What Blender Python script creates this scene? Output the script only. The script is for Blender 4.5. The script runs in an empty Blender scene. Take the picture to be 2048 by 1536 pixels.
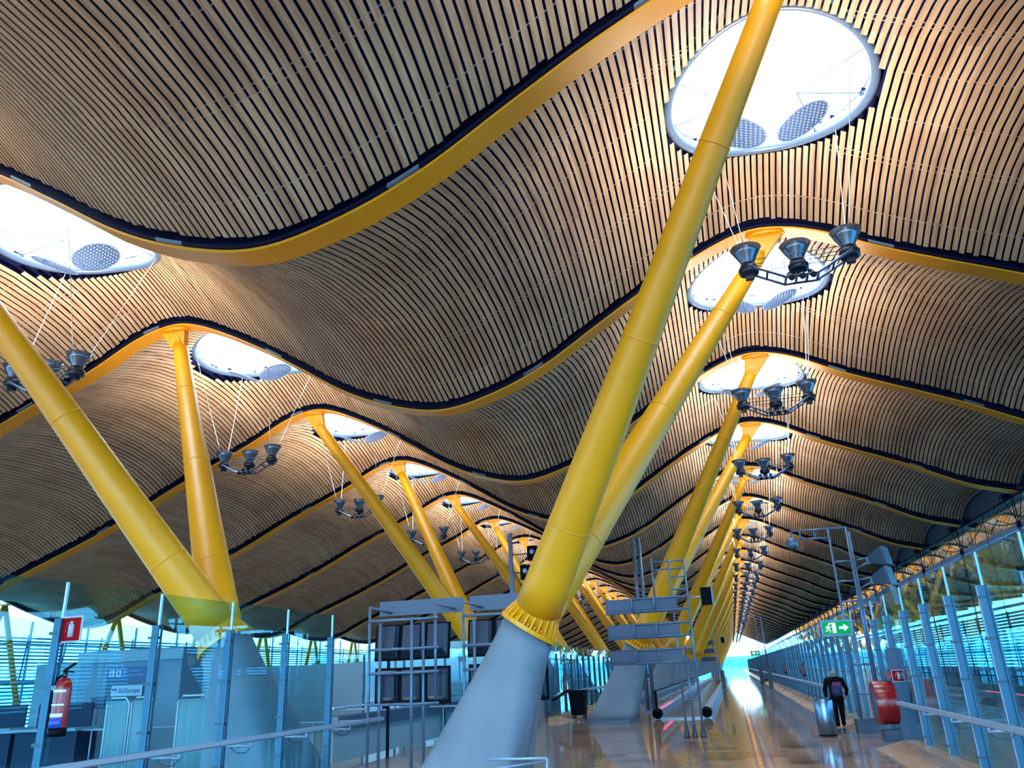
import bpy, bmesh, math, random
from mathutils import Vector, Matrix
random.seed(4)
S = bpy.context.scene
COL = S.collection
PI = math.pi
# ------------------------------------------------------------------ camera
EYE = 1.9
cr = Vector((0.9655710526, 0.2570096084, -0.0402318720))
cu = Vector((0.1259423811, -0.3265193736, 0.9367623046))
cf = Vector((-0.2276204275, 0.9095774622, 0.3476460573))
cam = bpy.data.objects.new('camera', bpy.data.cameras.new('camera'))
COL.objects.link(cam)
cam.matrix_world = Matrix(((cr.x, cu.x, -cf.x, 0), (cr.y, cu.y, -cf.y, 0), (cr.z, cu.z, -cf.z, EYE), (0, 0, 0, 1)))
cam.data.sensor_width = 36
cam.data.lens = 1563.16 / 2048 * 36
cam.data.clip_end = 3000
S.camera = cam
# ------------------------------------------------------------------ world, exposure
S.view_settings.view_transform = 'Standard'
S.view_settings.look = 'None'
S.view_settings.gamma = 1
S.view_settings.use_curve_mapping = False
S.view_settings.exposure = 2.3
S.cycles.use_denoising = True
S.cycles.transparent_max_bounces = 40
S.cycles.max_bounces = 8
S.cycles.diffuse_bounces = 4
S.cycles.glossy_bounces = 4
S.cycles.caustics_reflective = False
S.cycles.caustics_refractive = False
S.cycles.sample_clamp_indirect = 6
W = bpy.data.worlds.new('sky'); S.world = W; W.use_nodes = True
nt = W.node_tree; nt.nodes.clear()
tc = nt.nodes.new('ShaderNodeTexCoord'); sp = nt.nodes.new('ShaderNodeSeparateXYZ')
rp = nt.nodes.new('ShaderNodeValToRGB'); bg = nt.nodes.new('ShaderNodeBackground'); wo = nt.nodes.new('ShaderNodeOutputWorld')
nt.links.new(tc.outputs['Generated'], sp.inputs[0]); nt.links.new(sp.outputs['Z'], rp.inputs[0])
nt.links.new(rp.outputs[0], bg.inputs[0]); nt.links.new(bg.outputs[0], wo.inputs[0])
e = rp.color_ramp.elements
e[0].position = 0.0; e[0].color = (0.05, 0.26, 0.48, 1)
e[1].position = 0.6; e[1].color = (0.72, 0.90, 1.0, 1)
k = e.new(0.02); k.color = (0.20, 0.48, 0.74, 1)
k = e.new(0.2); k.color = (0.42, 0.74, 1.0, 1)
bg.inputs[1].default_value = 4.0
RIG_POWER = 95.0        # the floodlight rigs, used in their builder below
# ------------------------------------------------------------------ materials
MATS = {}
def mat(name, col, rough=0.5, metal=0.0, spec=0.5, emit=None, estr=0.0, coat=0.0):
    if name in MATS: return MATS[name]
    m = bpy.data.materials.new(name); m.use_nodes = True
    b = m.node_tree.nodes['Principled BSDF']
    b.inputs['Base Color'].default_value = (*col, 1)
    b.inputs['Roughness'].default_value = rough
    b.inputs['Metallic'].default_value = metal
    b.inputs['Specular IOR Level'].default_value = spec
    b.inputs['Coat Weight'].default_value = coat
    if emit:
        b.inputs['Emission Color'].default_value = (*emit, 1)
        b.inputs['Emission Strength'].default_value = estr
    MATS[name] = m
    return m
def noisy(name, c1, c2, scale=3.0, rough=0.5, metal=0.0, detail=4.0, bump=0.0, stretch=(1, 1, 1), coat=0.0):
    m = mat(name, c1, rough, metal, coat=coat)
    t = m.node_tree; b = t.nodes['Principled BSDF']
    g = t.nodes.new('ShaderNodeNewGeometry'); mp = t.nodes.new('ShaderNodeMapping')
    n = t.nodes.new('ShaderNodeTexNoise'); r = t.nodes.new('ShaderNodeValToRGB')
    mp.inputs['Scale'].default_value = stretch
    n.inputs['Scale'].default_value = scale; n.inputs['Detail'].default_value = detail
    r.color_ramp.elements[0].position = 0.3; r.color_ramp.elements[1].position = 0.7
    r.color_ramp.elements[0].color = (*c1, 1); r.color_ramp.elements[1].color = (*c2, 1)
    t.links.new(g.outputs['Position'], mp.inputs[0]); t.links.new(mp.outputs[0], n.inputs['Vector'])
    t.links.new(n.outputs['Fac'], r.inputs[0]); t.links.new(r.outputs[0], b.inputs['Base Color'])
    if bump:
        bp = t.nodes.new('ShaderNodeBump'); bp.inputs['Strength'].default_value = bump; bp.inputs['Distance'].default_value = 0.02
        t.links.new(n.outputs['Fac'], bp.inputs['Height']); t.links.new(bp.outputs[0], b.inputs['Normal'])
    return m
def glassy(name, tint, refl, rough=0.0, body=None, bodymix=0.0):
    """thin sheet of glass: tinted see-through with a mirror share that grows towards grazing"""
    m = bpy.data.materials.new(name); m.use_nodes = True
    t = m.node_tree; t.nodes.clear()
    o = t.nodes.new('ShaderNodeOutputMaterial'); tr = t.nodes.new('ShaderNodeBsdfTransparent')
    gl = t.nodes.new('ShaderNodeBsdfGlossy'); mx = t.nodes.new('ShaderNodeMixShader'); lw = t.nodes.new('ShaderNodeLayerWeight')
    lw.inputs['Blend'].default_value = 0.5
    pw = t.nodes.new('ShaderNodeMath'); pw.operation = 'POWER'; pw.inputs[1].default_value = 5.0
    ma = t.nodes.new('ShaderNodeMath'); ma.operation = 'MULTIPLY_ADD'; ma.inputs[1].default_value = 0.96 * refl; ma.inputs[2].default_value = 0.04 * refl; ma.use_clamp = True
    tr.inputs[0].default_value = (*tint, 1); gl.inputs['Roughness'].default_value = rough
    gl.inputs[0].default_value = (0.9, 0.97, 1, 1)
    t.links.new(lw.outputs['Facing'], pw.inputs[0]); t.links.new(pw.outputs[0], ma.inputs[0]); t.links.new(ma.outputs[0], mx.inputs[0])
    last = tr.outputs[0]
    if body:
        df = t.nodes.new('ShaderNodeBsdfDiffuse'); df.inputs[0].default_value = (*body, 1)
        m2 = t.nodes.new('ShaderNodeMixShader'); m2.inputs[0].default_value = bodymix
        t.links.new(tr.outputs[0], m2.inputs[1]); t.links.new(df.outputs[0], m2.inputs[2]); last = m2.outputs[0]
    t.links.new(last, mx.inputs[1]); t.links.new(gl.outputs[0], mx.inputs[2]); t.links.new(mx.outputs[0], o.inputs[0])
    return m
PITCH = 0.146
def wood_slats():
    m = mat('bamboo_slat', (0.5, 0.3, 0.14), 0.5)
    t = m.node_tree; b = t.nodes['Principled BSDF']
    g = t.nodes.new('ShaderNodeNewGeometry'); mp = t.nodes.new('ShaderNodeMapping')
    mp.inputs['Scale'].default_value = (1 / PITCH, 1 / 2.6, 0)
    fl = t.nodes.new('ShaderNodeVectorMath'); fl.operation = 'FLOOR'
    wn = t.nodes.new('ShaderNodeTexWhiteNoise'); wn.noise_dimensions = '3D'
    r = t.nodes.new('ShaderNodeValToRGB')
    r.color_ramp.elements[0].color = (0.54, 0.32, 0.185, 1); r.color_ramp.elements[1].color = (0.86, 0.60, 0.37, 1)
    mp2 = t.nodes.new('ShaderNodeMapping'); mp2.inputs['Scale'].default_value = (30, 1.3, 3)
    n = t.nodes.new('ShaderNodeTexNoise'); n.inputs['Scale'].default_value = 2.0; n.inputs['Detail'].default_value = 3
    big = t.nodes.new('ShaderNodeTexNoise'); big.inputs['Scale'].default_value = 0.55; big.inputs['Detail'].default_value = 2
    mx = t.nodes.new('ShaderNodeMix'); mx.data_type = 'RGBA'; mx.blend_type = 'MULTIPLY'; mx.inputs[0].default_value = 0.55
    L = t.links
    L.new(g.outputs['Position'], mp.inputs[0]); L.new(mp.outputs[0], fl.inputs[0]); L.new(fl.outputs[0], wn.inputs['Vector'])
    av = t.nodes.new('ShaderNodeMath'); av.operation = 'MULTIPLY_ADD'; av.inputs[1].default_value = 0.7
    bb = t.nodes.new('ShaderNodeMath'); bb.operation = 'MULTIPLY_ADD'; bb.inputs[1].default_value = 1.3; bb.inputs[2].default_value = -0.5
    L.new(g.outputs['Position'], big.inputs['Vector']); L.new(big.outputs['Fac'], bb.inputs[0])
    L.new(wn.outputs['Value'], av.inputs[0]); L.new(bb.outputs[0], av.inputs[2]); L.new(av.outputs[0], r.inputs[0])
    L.new(g.outputs['Position'], mp2.inputs[0]); L.new(mp2.outputs[0], n.inputs['Vector'])
    L.new(r.outputs[0], mx.inputs[6]); L.new(n.outputs['Fac'], mx.inputs[7]); L.new(mx.outputs[2], b.inputs['Base Color'])
    hs = t.nodes.new('ShaderNodeBrightContrast')
    return m
WOOD = wood_slats()
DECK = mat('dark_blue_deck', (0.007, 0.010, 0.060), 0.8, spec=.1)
CLIP = mat('pale_slat_rail', (0.35, 0.38, 0.44), 0.5)
YEL = noisy('yellow_paint', (0.84, 0.352, 0.003), (0.78, 0.32, 0.002), 1.3, 0.42)
YEL.node_tree.nodes['Principled BSDF'].inputs['Roughness'].default_value = 0.42
NAVY = mat('navy_strip', (0.004, 0.006, 0.030), 0.6, spec=.1)
PLATE = mat('grey_blue_plate', (0.09, 0.15, 0.22), 0.45)
CONC = noisy('pale_concrete', (0.125, 0.16, 0.215), (0.165, 0.205, 0.265), 1.6, 0.62, detail=8, bump=0.05)
SKIRT = mat('dark_base_skirt', (0.08, 0.10, 0.15), 0.4)
STEEL = mat('painted_steel', (0.10, 0.16, 0.26), 0.38, 0.3)
ALU = mat('brushed_aluminium', (0.27, 0.39, 0.56), 0.35, 0.4)
POST = mat('post_aluminium', (0.016, 0.065, 0.12), 0.35, 0.3)
BLK = mat('black_plastic', (0.002, 0.002, 0.005), 0.5, spec=0.06)
NAVP = mat('dark_blue_plastic', (0.005, 0.009, 0.03), 0.35)
RIGG = mat('rig_grey', (0.09, 0.12, 0.20), 0.4, 0.5)
REFL = mat('lamp_reflector', (0.16, 0.20, 0.28), 0.25, 0.7)
WHITE = mat('white_enamel', (0.45, 0.55, 0.64), 0.35)
RED = mat('red_enamel', (0.26, 0.004, 0.008), 0.25)
SCREEN = mat('screen_back', (0.006, 0.012, 0.04), 0.35, spec=0.25)
HOUSE = mat('housing_grey_blue', (0.028, 0.040, 0.078), 0.4, 0.2)
FASC = mat('fascia_grey_blue', (0.042, 0.066, 0.13), 0.45)
GREEN = mat('exit_green', (0.0, 0.10, 0.03), 0.6, spec=.1, emit=(0.0, 0.45, 0.12), estr=0.15)
SIGNW = mat('sign_white', (0.4, 0.45, 0.45), 0.4, emit=(0.7, 1, 0.95), estr=0.2)
PLAINW = mat('plain_white', (0.36, 0.43, 0.50), 0.6, spec=.1)
BLUE = mat('sign_blue', (0.003, 0.015, 0.15), 0.4)
NBLU = mat('sign_navy', (0.003, 0.006, 0.04), 0.4)
GREY = mat('panel_grey', (0.11, 0.17, 0.24), 0.5)
WALLC = mat('pale_wall', (0.17, 0.28, 0.35), 0.55)
CURT = noisy('pale_green_fabric', (0.12, 0.24, 0.29), (0.18, 0.31, 0.36), 2.0, 0.7, stretch=(14, 14, 0.3))
GLASS = glassy('clear_glass', (0.66, 0.90, 0.95), 0.6)
FGLASS = glassy('facade_glass', (0.34, 0.76, 0.90), 1.8)
SKYG = glassy('skylight_glass', (0.92, 0.97, 1.0), 0.3)
def disc_mat():
    m = mat('perforated_sheet', (0.035, 0.065, 0.15), 0.6, spec=.2)
    t = m.node_tree; b = t.nodes['Principled BSDF']
    tcn = t.nodes.new('ShaderNodeTexCoord'); mp = t.nodes.new('ShaderNodeMapping'); mp.inputs['Scale'].default_value = (10, 10, 0)
    fr = t.nodes.new('ShaderNodeVectorMath'); fr.operation = 'FRACTION'
    sb = t.nodes.new('ShaderNodeVectorMath'); sb.operation = 'SUBTRACT'; sb.inputs[1].default_value = (.5, .5, 0)
    ln = t.nodes.new('ShaderNodeVectorMath'); ln.operation = 'LENGTH'
    lt = t.nodes.new('ShaderNodeMath'); lt.operation = 'GREATER_THAN'; lt.inputs[1].default_value = 0.15
    L = t.links
    L.new(tcn.outputs['Object'], mp.inputs[0]); L.new(mp.outputs[0], fr.inputs[0]); L.new(fr.outputs[0], sb.inputs[0])
    L.new(sb.outputs[0], ln.inputs[0]); L.new(ln.outputs['Value'], lt.inputs[0]); L.new(lt.outputs[0], b.inputs['Alpha'])
    return m
DISC = disc_mat()
RIM = mat('rim_blue_grey', (0.09, 0.14, 0.24), 0.35)
def floor_mat():
    m = mat('polished_stone', (0.4, 0.3, 0.25), 0.05, spec=0.5, coat=0.0)
    m.node_tree.nodes['Principled BSDF'].inputs['Coat Roughness'].default_value = 0.05
    t = m.node_tree; b = t.nodes['Principled BSDF']; L = t.links
    g = t.nodes.new('ShaderNodeNewGeometry'); mp = t.nodes.new('ShaderNodeMapping'); mp.inputs['Scale'].default_value = (1 / .9, 1 / .45, 0)
    fl = t.nodes.new('ShaderNodeVectorMath'); fl.operation = 'FLOOR'; wn = t.nodes.new('ShaderNodeTexWhiteNoise')
    r = t.nodes.new('ShaderNodeValToRGB')
    r.color_ramp.elements[0].color = (0.34, 0.21, 0.17, 1); r.color_ramp.elements[1].color = (0.62, 0.42, 0.34, 1)
    k = r.color_ramp.elements.new(0.12); k.color = (0.22, 0.14, 0.13, 1)
    k = r.color_ramp.elements.new(0.2); k.color = (0.46, 0.30, 0.25, 1)
    n = t.nodes.new('ShaderNodeTexNoise'); n.inputs['Scale'].default_value = 2.5; n.inputs['Detail'].default_value = 8
    mx = t.nodes.new('ShaderNodeMix'); mx.data_type = 'RGBA'; mx.blend_type = 'MULTIPLY'; mx.inputs[0].default_value = 0.6
    L.new(g.outputs['Position'], mp.inputs[0]); L.new(mp.outputs[0], fl.inputs[0]); L.new(fl.outputs[0], wn.inputs['Vector'])
    L.new(wn.outputs['Value'], r.inputs[0]); L.new(g.outputs['Position'], n.inputs['Vector'])
    L.new(r.outputs[0], mx.inputs[6]); L.new(n.outputs['Fac'], mx.inputs[7]); L.new(mx.outputs[2], b.inputs['Base Color'])
    mp3 = t.nodes.new('ShaderNodeMapping'); mp3.inputs['Scale'].default_value = (0.45, 2.4, 0)
    n2 = t.nodes.new('ShaderNodeTexNoise'); n2.inputs['Scale'].default_value = 1.0; n2.inputs['Detail'].default_value = 1
    bp = t.nodes.new('ShaderNodeBump'); bp.inputs['Strength'].default_value = 0.10; bp.inputs['Distance'].default_value = 0.02
    L.new(g.outputs['Position'], mp3.inputs[0]); L.new(mp3.outputs[0], n2.inputs['Vector']); L.new(n2.outputs['Fac'], bp.inputs['Height']); L.new(bp.outputs[0], b.inputs['Normal'])
    return m
FLOOR = floor_mat()
LEDGE = noisy('oak_ledge', (0.34, 0.19, 0.10), (0.48, 0.29, 0.17), 1.0, 0.25, stretch=(6, 1.2, 1))
# ------------------------------------------------------------------ mesh builder
class MB:
    def __init__(s): s.v = []; s.f = []; s.m = []; s.sm = []; s.mats = []
    def mi(s, m):
        if m not in s.mats: s.mats.append(m)
        return s.mats.index(m)
    def face(s, idx, m, smooth=False): s.f.append(idx); s.m.append(s.mi(m)); s.sm.append(smooth)
    def box(s, c, d, m, rot=None):
        b = len(s.v); hx, hy, hz = d[0] / 2, d[1] / 2, d[2] / 2
        for x in (-hx, hx):
            for y in (-hy, hy):
                for z in (-hz, hz):
                    p = Vector((x, y, z))
                    if rot is not None: p = rot @ p
                    s.v.append(p + Vector(c))
        for q in ((0, 1, 3, 2), (4, 6, 7, 5), (0, 4, 5, 1), (2, 3, 7, 6), (0, 2, 6, 4), (1, 5, 7, 3)): s.face([b + i for i in q], m)
        return s
    def quad(s, pts, m):
        b = len(s.v); s.v += [Vector(p) for p in pts]; s.face(list(range(b, b + len(pts))), m); return s
    def loft(s, rings, m, cap=True, smooth=True, closed=False):
        b = len(s.v); n = len(rings[0])
        for r in rings: s.v += [Vector(p) for p in r]
        k = len(rings)
        for i in range(k if closed else k - 1):
            for j in range(n):
                a = b + i * n + j; c = b + i * n + (j + 1) % n
                i2 = (i + 1) % k
                s.face([a, c, b + i2 * n + (j + 1) % n, b + i2 * n + j], m, smooth)
        if cap and not closed:
            s.face([b + j for j in range(n)][::-1], m); s.face([b + (k - 1) * n + j for j in range(n)], m)
        return s
    def tube(s, p0, p1, r0, m, r1=None, n=10, cap=True, smooth=True):
        p0 = Vector(p0); p1 = Vector(p1); r1 = r0 if r1 is None else r1
        return s.path([(p0, r0), (p1, r1)], m, n, cap, smooth)
    def path(s, pr, m, n=10, cap=True, smooth=True, up=None):
        rings = []
        ps = [Vector(p) for p, _ in pr]
        for i, (p, r) in enumerate(pr):
            a = ps[max(0, i - 1)]; c = ps[min(len(ps) - 1, i + 1)]
            d = (c - a).normalized()
            ref = Vector((0, 0, 1)) if abs(d.z) < 0.9 else Vector((1, 0, 0))
            u = d.cross(ref).normalized(); w = u.cross(d)
            rings.append([ps[i] + (u * math.cos(2 * PI * j / n) + w * math.sin(2 * PI * j / n)) * r for j in range(n)])
        return s.loft(rings, m, cap, smooth)
    def lathe(s, prof, m, n=20, M=None, smooth=True, cap=True):
        rings = []
        for r, z in prof:
            ring = [Vector((r * math.cos(2 * PI * j / n), r * math.sin(2 * PI * j / n), z)) for j in range(n)]
            if M is not None: ring = [M @ p for p in ring]
            rings.append(ring)
        return s.loft(rings, m, cap, smooth)
    def torus(s, c, R, r, m, M=None, n=32, k=8, sx=1.0, sy=1.0, zf=None):
        rings = []
        for i in range(n):
            a = 2 * PI * i / n; ring = []
            for j in range(k):
                t = 2 * PI * j / k
                p = Vector(((R + r * math.cos(t)) * math.cos(a) * sx, (R + r * math.cos(t)) * math.sin(a) * sy, r * math.sin(t)))
                if zf: p.z += zf(R * math.cos(a) * sx, R * math.sin(a) * sy)
                if M is not None: p = M @ p
                ring.append(p + Vector(c))
            rings.append(ring)
        return s.loft(rings, m, closed=True)
    def build(s, name, parent=None, loc=None):
        me = bpy.data.meshes.new(name)
        me.from_pydata([tuple(p) for p in s.v], [], s.f)
        for m in s.mats: me.materials.append(m)
        me.polygons.foreach_set('material_index', s.m); me.polygons.foreach_set('use_smooth', s.sm)
        me.update()
        o = bpy.data.objects.new(name, me); COL.objects.link(o)
        if parent: o.parent = parent
        if loc: o.location = loc
        return o
def T(o, label=None, cat=None, group=None, kind=None):
    if label: o['label'] = label
    if cat: o['category'] = cat
    if group: o['group'] = group
    if kind: o['kind'] = kind
    return o
def E(name, loc, label, cat, group=None, rz=0.0):
    o = bpy.data.objects.new(name, None); COL.objects.link(o); o.location = loc; o.rotation_euler = (0, 0, rz)
    o.empty_display_size = 0.1
    return T(o, label, cat, group)
KIDS = {}
def kids(o):
    return [c for c in bpy.data.objects if c.parent == o]
def dup(o, parent=None):
    c = o.copy(); COL.objects.link(c)
    if parent is not None: c.parent = parent
    for ch in KIDS.get(o.name) or kids(o): dup(ch, c)
    return c
ORD = 'first second third fourth fifth sixth seventh eighth ninth tenth eleventh twelfth thirteenth fourteenth fifteenth sixteenth seventeenth eighteenth nineteenth twentieth'.split()
def ordn(i): return ORD[i] if i < len(ORD) else None
def struct(mb, name): return T(mb.build(name), kind='structure')
def text(s, size, m, loc, parent, name='lettering', rx=PI / 2, rz=0.0, ext=0.002, align='LEFT', bold=0.0):
    c = bpy.data.curves.new('t', 'FONT'); c.body = s; c.size = size; c.extrude = ext; c.align_x = align; c.offset = bold
    tmp = bpy.data.objects.new('t', c); COL.objects.link(tmp)
    bpy.context.view_layer.update()
    me = bpy.data.meshes.new_from_object(tmp.evaluated_get(bpy.context.evaluated_depsgraph_get()))
    bpy.data.objects.remove(tmp)
    me.materials.clear(); me.materials.append(m)
    o = bpy.data.objects.new(name, me); COL.objects.link(o); o.parent = parent
    o.location = loc; o.rotation_euler = (rx, 0, rz)
    return o
# ------------------------------------------------------------------ roof geometry (heights above the floor = +EYE)
PR = [(-52, 6.2), (-48, 6.9), (-44, 6.4), (-40, 5.05), (-37, 3.9), (-34.3, 3.16), (-32.2, 3.4), (-30.2, 4.3), (-26.2, 5.85), (-24.2, 6.72), (-21.9, 7.85),
      (-19.5, 8.9), (-18.3, 9.45), (-17.1, 10.1), (-16.2, 10.42), (-15.3, 10.5), (-14.3, 10.2), (-12.6, 9.35), (-11.2, 8.5), (-9.6, 7.5), (-8.2, 6.9), (-6.9, 6.62)]
AX = -6.72
PR2 = PR[:-1] + [(AX, 6.6)] + [(2 * AX - x, z) for x, z in reversed(PR[8:-1])]
# right half follows its own traced heights a little
PR2 = [q for q in PR2 if q[0] < 12.0] + [(12.65, 6.17), (14.5, 5.5), (16.8, 4.7), (19.0, 4.3), (22.0, 4.2), (26.0, 4.5)]
def zb(x):
    P = PR2
    if x <= P[0][0]: return P[0][1] + EYE + .13
    if x >= P[-1][0]: return P[-1][1] + EYE + .13
    for i in range(len(P) - 1):
        if P[i][0] <= x <= P[i + 1][0]: break
    def tg(k):
        if k <= 0: return (P[1][1] - P[0][1]) / (P[1][0] - P[0][0])
        if k >= len(P) - 1: return (P[-1][1] - P[-2][1]) / (P[-1][0] - P[-2][0])
        return (P[k + 1][1] - P[k - 1][1]) / (P[k + 1][0] - P[k - 1][0])
    x0, y0 = P[i]; x1, y1 = P[i + 1]; h = x1 - x0; t = (x - x0) / h
    m0, m1 = tg(i) * h, tg(i + 1) * h
    return (2 * t ** 3 - 3 * t ** 2 + 1) * y0 + (t ** 3 - 2 * t ** 2 + t) * m0 + (-2 * t ** 3 + 3 * t ** 2) * y1 + (t ** 3 - t ** 2) * m1 + EYE + .13
BAY = 9.0
YA = 10.185
def roof(x, y):
    t = abs(y / BAY * 2 - 1); z = zb(x)
    r = min(1, max(0, (z - EYE - 6.6) / 3.6))
    e_ = min(1, max(0, (abs(x - AX) - 13) / 5))
    return z + 0.13 + (0.98 + 0.14 * r) * (1 - t ** (2.05 + 1.3 * e_))
XL, XR = -50.0, 26.0
SKX = (2.25, 2 * AX - 2.25)
SKR = (2.15, 2.28)
N0, N1 = -3, 32          # bays
NB = N1 - N0 + 1
def bayY(n): return YA + BAY * n
# ---- slatted ceiling of one bay
def make_ceiling():
    mb = MB(); w = 0.101; th = 0.018
    nx = int((XR - XL) / PITCH)
    K = 12
    for i in range(nx):
        x = XL + (i + .5) * PITCH
        dz = (zb(x + w / 2) - zb(x - w / 2)) / 2
        spans = [(0.30, BAY - 0.30)]
        for sx in SKX:
            d = (x - sx) / (SKR[0] + 0.06)
            if abs(d) < 1:
                s_ = (SKR[1] + 0.06) * math.sqrt(1 - d * d)
                spans = [(0.30, BAY / 2 - s_), (BAY / 2 + s_, BAY - 0.30)]
        jit = random.uniform(-.03, .03)
        for a, b_ in spans:
            kk = max(3, int(K * (b_ - a) / BAY)); a2 = a + jit; b2 = b_ + jit if b_ > 8 else b_
            a2 = a2 if a < 1 else a
            rings = []
            for q in range(kk + 1):
                y = a2 + (b2 - a2) * (0.5 - 0.5 * math.cos(PI * q / kk) if True else q / kk)
                z = roof(x, y)
                rings.append([(x - w / 2, y, z - dz), (x + w / 2, y, z + dz), (x + w / 2, y, z + dz + th), (x - w / 2, y, z - dz + th)])
            mb.loft(rings, WOOD, cap=True, smooth=False)
    # pale rails that carry the slats, running across them
    xs = [XL + j * (XR - XL) / 150 for j in range(151)]
    for y in (0.9, 2.35, 2.5, 3.9, 5.3, 6.5, 6.65, 8.1):
        run = []
        for j in range(len(xs)):
            x = xs[j]
            cut = any(((x - sx) / (SKR[0] + .25)) ** 2 + ((y - BAY / 2) / (SKR[1] + .2)) ** 2 < 1 for sx in SKX)
            if cut:
                if len(run) > 1: mb.loft(run, CLIP, smooth=False)
                run = []
            else:
                z = roof(x, y) + th + 0.01
                run.append([(x, y - .008, z), (x, y + .008, z), (x, y + .008, z + .02), (x, y - .008, z + .02)])
        if len(run) > 1: mb.loft(run, CLIP, smooth=False)
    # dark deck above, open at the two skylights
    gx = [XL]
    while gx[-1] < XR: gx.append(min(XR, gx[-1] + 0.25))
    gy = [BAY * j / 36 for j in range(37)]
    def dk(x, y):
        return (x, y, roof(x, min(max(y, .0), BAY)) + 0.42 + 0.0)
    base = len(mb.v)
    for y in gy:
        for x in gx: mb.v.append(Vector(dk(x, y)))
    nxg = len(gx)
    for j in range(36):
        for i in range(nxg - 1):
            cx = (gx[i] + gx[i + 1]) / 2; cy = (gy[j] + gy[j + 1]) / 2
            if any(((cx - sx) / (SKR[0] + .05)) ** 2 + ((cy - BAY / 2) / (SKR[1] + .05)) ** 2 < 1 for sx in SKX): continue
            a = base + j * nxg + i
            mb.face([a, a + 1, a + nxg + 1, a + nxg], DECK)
    return mb
cmb = make_ceiling()
ceil0 = cmb.build('ceiling', loc=(0, bayY(N0), 0)); T(ceil0, kind='structure')
for n in range(N0 + 1, N1 + 1):
    c = ceil0.copy(); COL.objects.link(c); c.location.y = bayY(n)
# ---- yellow beams
def make_beam():
    root = E('roof_beam', (0, 0, 0), 'x', 'beam', 'curved yellow roof beams')
    xs = [XL + j * (XR - XL) / 280 for j in range(281)]
    mb = MB(); mb.loft([[(x, -.25, zb(x)), (x, .25, zb(x)), (x, .25, zb(x) + .05), (x, -.25, zb(x) + .05)] for x in xs], YEL, smooth=False)
    mb.build('beam_body', root)
    mb = MB(); mb.loft([[(x, -.31, zb(x) + .06), (x, .31, zb(x) + .06), (x, .31, zb(x) + .11), (x, -.31, zb(x) + .11)] for x in xs], NAVY, smooth=False)
    mb.loft([[(x, -.05, zb(x) + .11), (x, .05, zb(x) + .11), (x, .05, zb(x) + .6), (x, -.05, zb(x) + .6)] for x in xs], NAVY, smooth=False)
    mb.build('dark_top_strip', root)
    for x0 in (-30, -25.5, -21, -16.6, -12.2, -8.7, -4.4, -0.2, 4.6, 8.6):
        pb = MB(); xx = [x0 + .09 * j for j in range(7)]
        pb.loft([[(x, -.32, zb(x) + .054), (x, .32, zb(x) + .054), (x, .32, zb(x) + .115), (x, -.32, zb(x) + .115)] for x in xx], PLATE, smooth=False)
        pb.build('joint_plate', root)
    return root
beam0 = make_beam()
def place_beams():
    for n in range(N0, N1 + 2):
        b = beam0 if n == N0 else dup(beam0)
        b.location.y = bayY(n)
        if n < 0:
            b['label'] = 'yellow roof beam overhead behind the viewer, crossing above the picture'
        elif n == 0: b['label'] = 'nearest curved yellow roof beam, a broad band sweeping across the upper half of the picture'
        elif n < 14: b['label'] = '%s curved yellow roof beam counted from the nearest one' % ordn(n)
        else: b['label'] = 'far thin yellow roof beam near the bright end of the hall'
place_beams()
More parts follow.
